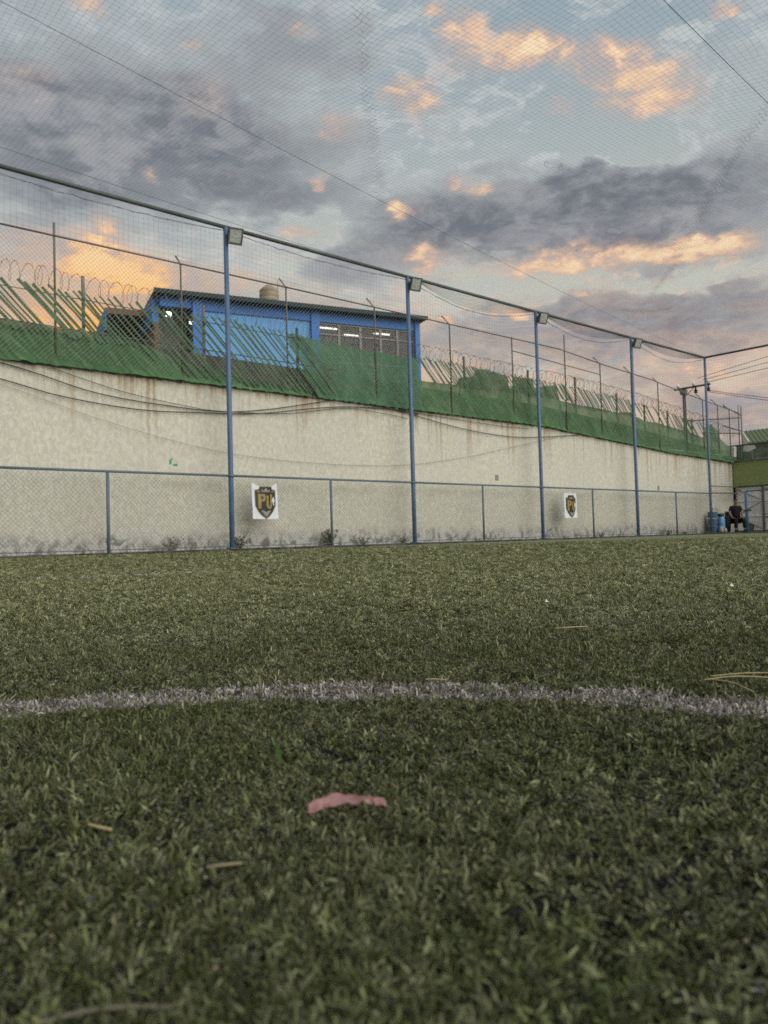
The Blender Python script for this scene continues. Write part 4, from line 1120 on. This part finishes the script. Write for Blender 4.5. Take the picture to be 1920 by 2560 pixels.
# seated, facing -Y locally; built round the hip at the origin of the seat
pe = empty('person', (31.75, 14.52, .06), R(-42))
tag(pe, 'person in black T-shirt and black trousers sitting by the gate, hands in lap', 'person')
V = [(0, 0, .50), (0, .02, .68), (0, .03, .86), (0, .02, 1.00), (0, .0, 1.09), (0, -.03, 1.17), (0, -.035, 1.255),  # spine, neck, head
     (.17, .02, .99), (.235, -.04, .77), (.13, -.27, .60), (.07, -.33, .57),   # left arm
     (-.17, .02, .99), (-.26, -.02, .76), (-.24, -.20, .57), (-.22, -.28, .55),   # right arm
     (.10, -.04, .48), (.15, -.40, .47), (.15, -.42, .10), (.15, -.54, .04),   # legs
     (-.10, -.04, .48), (-.17, -.38, .47), (-.20, -.42, .10), (-.21, -.54, .04)]
Eg = [(0, 1), (1, 2), (2, 3), (3, 4), (4, 5), (5, 6), (3, 7), (7, 8), (8, 9), (9, 10), (3, 11), (11, 12), (12, 13), (13, 14), (0, 15), (15, 16), (16, 17), (17, 18), (0, 19), (19, 20), (20, 21), (21, 22)]
Ra = [(.15, .12), (.14, .11), (.16, .115), (.13, .09), .052, .078, .075, .062, .045, .033, .035, .062, .045, .033, .035, .085, .065, .045, .038, .085, .065, .045, .038]
body = skinned('body', V, Eg, Ra, SKIN, pe)
# shirt: torso and short sleeves
skinned('shirt', [(0, 0, .47), (0, .02, .68), (0, .03, .86), (0, .02, 1.00), (0, .012, 1.055), (.17, .02, .99), (.222, -.02, .83), (-.17, .02, .99), (-.235, -.0, .82)],
        [(0, 1), (1, 2), (2, 3), (3, 4), (3, 5), (5, 6), (3, 7), (7, 8)], [(.19, .15), (.18, .145), (.195, .14), (.155, .11), .07, .082, .07, .082, .07], SHIRT, pe)
skinned('trousers', [(0, 0, .46), (.10, -.04, .48), (.15, -.40, .47), (.15, -.42, .13), (-.10, -.04, .48), (-.17, -.38, .47), (-.20, -.42, .13)], [(0, 1), (1, 2), (2, 3), (0, 4), (4, 5), (5, 6)],
        [.16, .105, .088, .07, .105, .088, .07], TROUS, pe)
skinned('hair', [(0, -.02, 1.285), (0, .015, 1.27), (0, .03, 1.22)], [(0, 1), (1, 2)], [.075, .085, .072], HAIR, pe)
nf = MB(); nf.tube([(0, -.105, 1.235), (0, -.13, 1.195), (0, -.108, 1.19)], [.01, .016, .012], 5); nf.obj('nose', SKIN, body, True)
for s in (-1, 1):
    e0 = MB().lathe([(.004, -.008), (.011, -.003), (.011, .003), (.004, .008)], 8).obj('eye', BLACK, body); e0.location = (s * .03, -.104, 1.23)
    MB().tube([(s * .15 if s > 0 else -.20, -.40, .05), (s * .15 if s > 0 else -.21, -.50, .045), (s * .155 if s > 0 else -.215, -.61, .035)], [.055, .06, .045], 8).obj('shoe', BLACK, pe, True)
    hx, hy, hz = (.07, -.33, .57) if s > 0 else (-.22, -.28, .55)
    for q in range(4): MB().tube([(hx - s * .02 + s * (q - 1.5) * .0, hy - .02 + (q - 1.5) * .018, hz + .005), (hx - s * .06, hy - .03 + (q - 1.5) * .02, hz - .01), (hx - s * (.09 - .006 * abs(q - 1.5)), hy - .03 + (q - 1.5) * .02, hz - .035)], [.011, .01, .008], 5).obj('finger', SKIN, body, True)
    MB().tube([(hx, hy + .02, hz + .01), (hx - s * .03, hy + .035, hz), (hx - s * .055, hy + .03, hz - .02)], [.012, .011, .009], 5).obj('thumb', SKIN, body, True)
MB().tube([(-.028, -.105, 1.158), (0, -.112, 1.154), (.028, -.105, 1.158)], .006, 5).obj('mouth', BROWN, body)
ch = empty('chair', (31.75, 14.52, .06), R(-20)); tag(ch, 'black chair under the seated person by the gate', 'chair')
MB().box(-.26, .26, -.24, .26, .37, .40).obj('seat', BLACK, ch, bevel=.015)
bk = MB(); vs = []; fs = []
for i in range(9):
    t = i / 8 * 2 - 1
    for j in range(5): z = .42 + .42 * j / 4; vs.append((.29 * t, .29 - .07 * t * t + .05 * j / 4, z + (.0 if abs(t) < .8 else -.03)))
for i in range(8):
    for j in range(4): a = i * 5 + j; fs.append((a, a + 5, a + 6, a + 1))
bo = bk.add(vs, fs).obj('backrest', BLACK, ch, True); so = bo.modifiers.new('solid', 'SOLIDIFY'); so.thickness = .03
for (lx, ly) in ((-.23, -.2), (.23, -.2), (-.23, .24), (.23, .24)): MB().tube([(lx * .9, ly * .9, .38), (lx * 1.05, ly * 1.05, 0)], .014, 6).obj('leg', IRON, ch)
for s in (-1, 1): MB().tube([(s * .28, .2, .42), (s * .29, .12, .60), (s * .29, -.16, .60), (s * .27, -.2, .40)], .016, 6).obj('armrest', BLACK, ch)
# big black bag leaning against the chair on the left
bg = MB().lathe([(.10, 0), (.16, .05), (.18, .25), (.17, .45), (.13, .58), (.06, .62)], 14).obj('black_bag', SHIRT, smooth=True)
bg.location = (31.35, 14.72, .06); bg.scale = (1.0, .8, 1.05); tag(bg, 'bulky black bag standing left of the seated person', 'bag')
MB().tube([(-.05, 0, .6), (-.03, 0, .7), (.03, 0, .7), (.05, 0, .6)], .012, 5).obj('handle', SHIRT, bg)
# drum
DRUM = mat('light_blue_plastic', (0.10, 0.26, 0.45, 1), .35, .5, col2=(0.14, 0.32, 0.50, 1), vscale=5)
TEAL = mat('teal_lid', (0.015, 0.075, 0.085, 1), .5, .4)
dr = MB().lathe([(.13, 0), (.145, .02), (.15, .25), (.143, .27), (.15, .29), (.15, .50), (.12, .60), (.10, .64)], 18).obj('plastic_drum', DRUM, smooth=True)
dr.location = (31.1, 14.83, .06); tag(dr, 'light blue plastic drum with dark teal lid beside the corner post', 'drum')
MB().lathe([(.11, .641), (.125, .65), (.125, .74), (.11, .76), (.02, .765)], 16).obj('lid', TEAL, dr, True)
MB().tube([(.1, 0, .60), (.17, 0, .66), (.1, 0, .70)], .012, 5).obj('handle', DRUM, dr)
cr = empty('blue_crate', (30.75, 15.0, .06)); tag(cr, 'dusty blue crate stack half hidden behind the corner post', 'crate')
for k in range(3): MB().box(-.17, .17, -.13, .13, .03 + k * .28, .27 + k * .28).obj('crate_body', mat('dusty_blue', (0.055, 0.11, 0.16, 1), .7) if k == 0 else bpy.data.materials['dusty_blue'], cr, bevel=.02)
MB().tube([(-.17, -.1, .86), (-.17, -.1, .95), (.2, -.1, .95), (.2, -.1, .86)], .014, 5).obj('handle', GALV, cr)
GATEBAG = mat('grubby_white_plastic', (0.42, 0.43, 0.42, 1), .5, .4, col2=(0.28, 0.28, 0.27, 1), vscale=9)
for (x, y, s, lab) in ((30.82, 14.70, .11, 'white plastic bag on the ground left of the drum'), (31.0, 14.62, .08, 'small crumpled white bag in front of the drum')):
    vs = []; fs = []
    for i in range(9):
        for j in range(12):
            ph = math.pi * i / 8; th = 2 * math.pi * j / 12
            d = Vector((math.sin(ph) * math.cos(th), math.sin(ph) * math.sin(th), math.cos(ph))); r = s * (1 + .3 * mnoise.noise(d * 2 + Vector((x, y, 0))))
            vs.append((d.x * r, d.y * r * .8, max(0, d.z * r * 1.3 + s * .9)))
    for i in range(8):
        for j in range(12): fs.append((i * 12 + j, i * 12 + (j + 1) % 12, (i + 1) * 12 + (j + 1) % 12, (i + 1) * 12 + j))
    o = MB().add(vs, fs).obj('white_bag', GATEBAG, smooth=True); o.location = (x, y, .06); tag(o, lab, 'bag')
o = MB().lathe([(.02, 0), (.14, .0), (.15, .025), (.13, .04), (.10, .02), (.02, .02)], 16).obj('tyre_ring', BLACK); o.location = (32.3, 14.2, .23); o.rotation_euler = (R(90), 0, R(-40))
tag(o, 'small dark ring leaning at the gate right of the seated person', 'ring')
# ------------------------------------------------------------------ artificial turf fibres
rng = np.random.default_rng(5)
tufts = bpy.data.collections.new('turf_tufts')
tufts_w = bpy.data.collections.new('line_tufts')


def make_tuft(name, m, coll, seed, nb=15):
    r = random.Random(seed); mb = MB(); tone = []
    lean = r.uniform(0, 6.283)
    for b in range(nb):
        a = r.uniform(0, 6.283); rad = .0055 * math.sqrt(r.random()); bx, by = rad * math.cos(a), rad * math.sin(a)
        az = lean + r.gauss(0, .75); L = r.uniform(.0034, .0066) * (1.6 if r.random() < .05 else 1); w = r.uniform(.0007, .0013)
        th = R(r.uniform(20, 80)); curl = R(r.uniform(-20, 170)); tw = r.uniform(-2.0, 2.0)
        p = Vector((bx, by, -.001 + r.uniform(0, .0012))); sec = 4; vs = []
        for k in range(sec):
            t = k / (sec - 1); ang = th + curl * t * t
            d = Vector((math.sin(ang) * math.cos(az + .7 * tw * t), math.sin(ang) * math.sin(az + .7 * tw * t), math.cos(ang)))
            sd = Vector((-math.sin(az + tw * t), math.cos(az + tw * t), .5 * math.sin(2.5 * t + seed + b)))
            ww = w * (1.0 if k < sec - 1 else .45)
            vs += [p - sd * ww / 2, p + sd * ww / 2]
            p = p + d * (L / (sec - 1)); p.z = max(p.z, .0008)
        fs = [(2 * k, 2 * k + 1, 2 * k + 3, 2 * k + 2) for k in range(sec - 1)]
        mb.add(vs, fs); tone += [r.random()] * len(vs)
    me = mb.mesh(name, m, True)
    at = me.attributes.new('tone', 'FLOAT', 'POINT'); at.data.foreach_set('value', tone)
    o = bpy.data.objects.new(name, me); coll.objects.link(o)


NV = 10
for i in range(NV):
    make_tuft('tuft', BLADE, tufts, i); make_tuft('line_tuft', BLADE_W, tufts_w, 50 + i)


def sector(n, r0, r1, a0, a1):
    a = rng.uniform(a0, a1, n); r = np.sqrt(rng.uniform(r0 * r0, r1 * r1, n))
    return np.stack([r * np.cos(a), r * np.sin(a)], 1)


FA = YAW
# tufts are grown finest near the lens; farther out fewer, broader clumps stand in for many
D0, EX, RM = 5.4e4, .62, 15.6
A = sector(int(D0 * 1.4), .10, 1.0, FA - 1.4, FA + 1.4)
PW = 2 - 2 * EX
NB = int(D0 * 1.62 * (RM ** PW - 1) / PW)
ra = (1 + rng.random(NB) * (RM ** PW - 1)) ** (1 / PW); aa = rng.uniform(FA - .81, FA + .81, NB)
pts = np.concatenate([A, np.stack([ra * np.cos(aa), ra * np.sin(aa)], 1)])
rad_ = np.hypot(pts[:, 0], pts[:, 1]); sc = np.maximum(1.0, rad_) ** EX; szv = 1.05 * np.maximum(1.0, rad_) ** .25
ok = (pts[:, 1] < 14.68) & (pts[:, 0] < 30.1) & (rng.random(len(pts)) < np.clip(1.12 - .14 * rad_, .16, 1))
pts, sc, szv = pts[ok], sc[ok], szv[ok]
x, y = pts[:, 0], pts[:, 1]


def vnoise(x, y, s, seed):
    """cheap smooth value noise"""
    g = np.random.default_rng(seed).random((256, 256)); u = x * s + 1000; v = y * s + 1000
    i = np.floor(u).astype(int); j = np.floor(v).astype(int); fu = u - i; fv = v - j
    fu = fu * fu * (3 - 2 * fu); fv = fv * fv * (3 - 2 * fv); i %= 256; j %= 256; i1 = (i + 1) % 256; j1 = (j + 1) % 256
    return (g[i, j] * (1 - fu) + g[i1, j] * fu) * (1 - fv) + (g[i, j1] * (1 - fu) + g[i1, j1] * fu) * fv


en = vnoise(x, y, 28, 1) - .5
rr = np.hypot(x + .04, y - .12) + en * .022
line = (rr > .727) & (rr < .806)
line &= rng.random(len(x)) < .35 + .6 * vnoise(x, y, 13, 17)
spot = (np.hypot(x - .325, y - .075) + en * .05 < .055) & (rng.random(len(x)) < .6)
def straight(ax, ay, bx, by, w, prob, lo, hi):
    dx, dy = bx - ax, by - ay; L = math.hypot(dx, dy)
    d = np.abs((x - ax) * dy - (y - ay) * dx) / L; t = ((x - ax) * dx + (y - ay) * dy) / L
    wear_shade = vnoise(x, y, 2.2, 9)
    return (d + en * .03 < w) & (t > lo) & (t < hi) & (rng.random(len(x)) < prob * np.clip(wear_shade * 1.8, 0, 1))
l2 = straight(1.16, 4.21, 2.23, 3.90, .07, .75, -3, 2.4)
l3 = straight(4.87, 7.68, 6.29, 7.40, .09, .4, -.4, 3.2)
white = line | spot | l2 | l3
hgt = .5 + .9 * vnoise(x, y, 7, 3) * (.6 + .8 * vnoise(x, y, 1.3, 4))
wornp = .5 * vnoise(x, y, 14, 6) + .5 * vnoise(x, y, 37, 12)
bare = ((wornp < .30) & (np.hypot(x, y) < 4) & (rng.random(len(x)) < .6)) & ~white


def scatter(name, sel, coll, label):
    n = int(sel.sum()); me = bpy.data.meshes.new(name)
    co = np.zeros((n, 3)); co[:, :2] = pts[sel]
    me.vertices.add(n); me.vertices.foreach_set('co', co.ravel())
    s = sc[sel] * rng.uniform(.8, 1.25, n); zz = szv[sel] * hgt[sel] * rng.uniform(.8, 1.2, n)
    scl = np.stack([s, s, zz], 1)
    rot = np.stack([rng.normal(0, .35, n), rng.normal(0, .35, n), rng.uniform(0, 6.283, n)], 1)
    a = me.attributes.new('scl', 'FLOAT_VECTOR', 'POINT'); a.data.foreach_set('vector', scl.ravel())
    a = me.attributes.new('rot', 'FLOAT_VECTOR', 'POINT'); a.data.foreach_set('vector', rot.ravel())
    a = me.attributes.new('pick', 'INT', 'POINT'); a.data.foreach_set('value', rng.integers(0, NV, n).astype(np.int32))
    o = bpy.data.objects.new(name, me); C.objects.link(o); kind(o, 'stuff', label)
    ng = bpy.data.node_groups.new(name + '_scatter', 'GeometryNodeTree')
    ng.interface.new_socket('Geometry', in_out='INPUT', socket_type='NodeSocketGeometry'); ng.interface.new_socket('Geometry', in_out='OUTPUT', socket_type='NodeSocketGeometry')
    gi = ng.nodes.new('NodeGroupInput'); go = ng.nodes.new('NodeGroupOutput')
    ip = ng.nodes.new('GeometryNodeInstanceOnPoints'); ci = ng.nodes.new('GeometryNodeCollectionInfo')
    ci.inputs['Collection'].default_value = coll; ci.inputs['Separate Children'].default_value = True; ci.inputs['Reset Children'].default_value = True
    def attr(nm, ty):
        q = ng.nodes.new('GeometryNodeInputNamedAttribute'); q.data_type = ty; q.inputs['Name'].default_value = nm; return q.outputs['Attribute']
    L = ng.links.new
    L(gi.outputs[0], ip.inputs['Points']); L(ci.outputs[0], ip.inputs['Instance']); ip.inputs['Pick Instance'].default_value = True
    L(attr('pick', 'INT'), ip.inputs['Instance Index']); L(attr('scl', 'FLOAT_VECTOR'), ip.inputs['Scale'])
    er = ng.nodes.new('FunctionNodeEulerToRotation'); L(attr('rot', 'FLOAT_VECTOR'), er.inputs[0]); L(er.outputs[0], ip.inputs['Rotation'])
    L(ip.outputs[0], go.inputs[0])
    md = o.modifiers.new('scatter', 'NODES'); md.node_group = ng
    return o


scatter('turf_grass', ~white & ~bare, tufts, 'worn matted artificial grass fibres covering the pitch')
scatter('line_marking', white, tufts_w, 'white fibres of the curved pitch marking')

# rubber crumb between the fibres
crumbs = bpy.data.collections.new('crumb_grains')
CR = [mat('rubber_crumb', (0.014, 0.014, 0.015, 1), .8, .3), mat('dusty_crumb', (0.10, 0.10, 0.095, 1), .9, .1), mat('sand_grain', (0.26, 0.22, 0.15, 1), .9, .2)]
for i in range(NV):
    r = random.Random(300 + i); k = .0011
    vs = [(k * r.uniform(.6, 1.3) * sx, k * r.uniform(.6, 1.3) * sy, k * r.uniform(.5, 1.1) * sz) for sx, sy, sz in ((1, 0, 0), (-1, 0, 0), (0, 1, 0), (0, -1, 0), (0, 0, 1), (0, 0, -1))]
    me = MB().add(vs, [(0, 2, 4), (2, 1, 4), (1, 3, 4), (3, 0, 4), (2, 0, 5), (1, 2, 5), (3, 1, 5), (0, 3, 5)]).mesh('grain', CR[0 if i < 6 else 1 if i < 9 else 2])
    crumbs.objects.link(bpy.data.objects.new('grain', me))
keep = (pts, sc, szv, hgt)
pts = sector(70000, .12, 1.6, FA - 1.0, FA + 1.0); dn = vnoise(pts[:, 0], pts[:, 1], 9, 21) + .5 * vnoise(pts[:, 0], pts[:, 1], 31, 22)
pts = pts[dn > .62]; sc = np.full(len(pts), 1.0); szv = sc * 1.0; hgt = sc * 1.0
co_ = scatter('rubber_crumb', np.ones(len(pts), bool), crumbs, 'black rubber crumb and sand grains lying between the turf fibres')
zc = np.zeros((len(pts), 3)); zc[:, :2] = pts; zc[:, 2] = rng.uniform(.0012, .0042, len(pts)); co_.data.vertices.foreach_set('co', zc.ravel())
pts, sc, szv, hgt = keep

# ------------------------------------------------------------------ litter in the foreground
PINK = mat('pink_foil', (0.17, 0.07, 0.072, 1), .45, .4, col2=(0.31, 0.165, 0.16, 1), vscale=90, bump=.2, bscale=160)
STRAW = mat('dry_straw', (0.42, 0.36, 0.20, 1), .6, .3, col2=(0.34, 0.27, 0.13, 1), vscale=60)
a0, b0 = Vector((.268, .377)), Vector((.305, .352))
dv = (b0 - a0).normalized(); nv = Vector((-dv.y, dv.x)); LEN = (b0 - a0).length
vs = []; fs = []; NX, NY = 40, 8
for i in range(NX + 1):
    t = i / NX
    w = .0028 + .0010 * math.sin(t * 5.0 + .6) + .0005 * math.sin(t * 23) + (.0012 if t > .72 else 0)
    tilt = R(34 + 22 * math.sin(t * 4.4 + .4))
    base = .0058 + .0026 * math.sin(math.pi * t) + .0018 * t
    for j in range(NY + 1):
        s = (j / NY - .5) * 2
        crease = .0011 * abs(math.sin(s * 3.1 + 3.2 * t)) + .0009 * mnoise.noise((t * 9, s * 2.0, 1.0)) + (.0022 * mnoise.noise((t * 17, s * 3.5, 5.)) if t > .62 else 0)
        c = a0 + dv * (t * LEN) + nv * (s * w * math.cos(tilt) + .0022 * math.sin(t * 5))
        vs.append((c.x, c.y, base + s * w * math.sin(tilt) + crease))
for i in range(NX):
    for j in range(NY): q = i * (NY + 1) + j; fs.append((q, q + NY + 1, q + NY + 2, q + 1))
sc_o = MB().add(vs, fs).obj('pink_scrap', PINK, smooth=True)
sm_ = sc_o.modifiers.new('solid', 'SOLIDIFY'); sm_.thickness = .0012
tag(sc_o, 'crumpled strip of pink wrapper lying on the turf', 'wrapper')


def straw(pts, r, lab, m=STRAW, name='straw', cat='straw', group='bits of dry straw on the turf'):
    tag(MB().tube(smooth_pts(pts, 5), r, 5).obj(name, m, smooth=True), lab, cat, group)


straw([(.775, .395, .008), (.80, .372, .011), (.835, .335, .008)], .0006, 'pale straw lying at the right end of the white line')
straw([(.782, .392, .008), (.775, .365, .009), (.755, .335, .006)], .0006, 'thin bent straw hanging off the white line at the right edge')
straw([(.80, .40, .008), (.83, .375, .010), (.87, .345, .008)], .0006, 'thin upper straw beside the white line at the right edge')
straw([(.168, .448, .0055), (.170, .438, .006), (.174, .430, .0055)], .0009, 'short pale straw at the left of the foreground')
straw([(.187, .348, .005), (.194, .3435, .0055), (.202, .340, .005)], .0008, 'pale straw left of centre below the pink scrap', mat('dull_straw', (0.22, 0.19, 0.10, 1), .7))
straw([(.080, .278, .004), (.096, .272, .0055), (.110, .264, .0055), (.124, .256, .003)], .0009, 'blurred brown stalk at the bottom left corner', mat('brown_stalk', (0.12, 0.11, 0.075, 1), .8), 'dry_stalk', 'stalk', None)
straw([(.60, .62, .007), (.606, .612, .0075), (.612, .60, .007)], .0008, 'tiny pale straw above the white line')
straw([(1.05, .78, .009), (1.07, .768, .0095), (1.10, .755, .009)], .0008, 'small straw beyond the white line, right of centre')
GREENB = mat('fresh_green_blade', (0.05, 0.10, 0.025, 1), .5, .3)
bl = MB(); vs = []
for k in range(6):
    t = k / 5; c = Vector((.310 - .003 * t * t, .468 + .004 * t, .006 + .020 * t)); w = .0015 * (1 - t ** 2) + .0003
    vs += [c - Vector((.75, -.66, 0)) * w, c + Vector((.75, -.66, 0)) * w]
tag(bl.add(vs, [(2 * k, 2 * k + 1, 2 * k + 3, 2 * k + 2) for k in range(5)]).obj('grass_blade', GREENB, smooth=True), 'single fresh green blade standing up left above the pink scrap', 'grass blade')
# small pale flecks of litter farther out
for (px, py, s, lab) in ((5.6, 5.1, .016, 'white paper fleck far out on the turf, right of centre'), (1.45, 1.10, .006, 'tiny white fleck just beyond the line, right of centre'), (2.1, .98, .008, 'crumpled pale fleck on the turf near the right edge'), (11.6, 11.35, .09, 'dark clod on the turf in front of the second tall post')):
    vs = [(s * math.cos(k) * (1 + .3 * rnd.random()), s * math.sin(k) * .6, .008 + .5 * s * rnd.random()) for k in (0, 1.2, 2.5, 3.7, 5.0)] + [(0, 0, .012 + .6 * s)]
    o = MB().add(vs, [(0, 1, 5), (1, 2, 5), (2, 3, 5), (3, 4, 5), (4, 0, 5)]).obj('litter_fleck' if s < .05 else 'dark_clod', WHITEW if s < .05 else EARTH)
    o.location = (px, py, 0); tag(o, lab, 'litter' if s < .05 else 'clod')
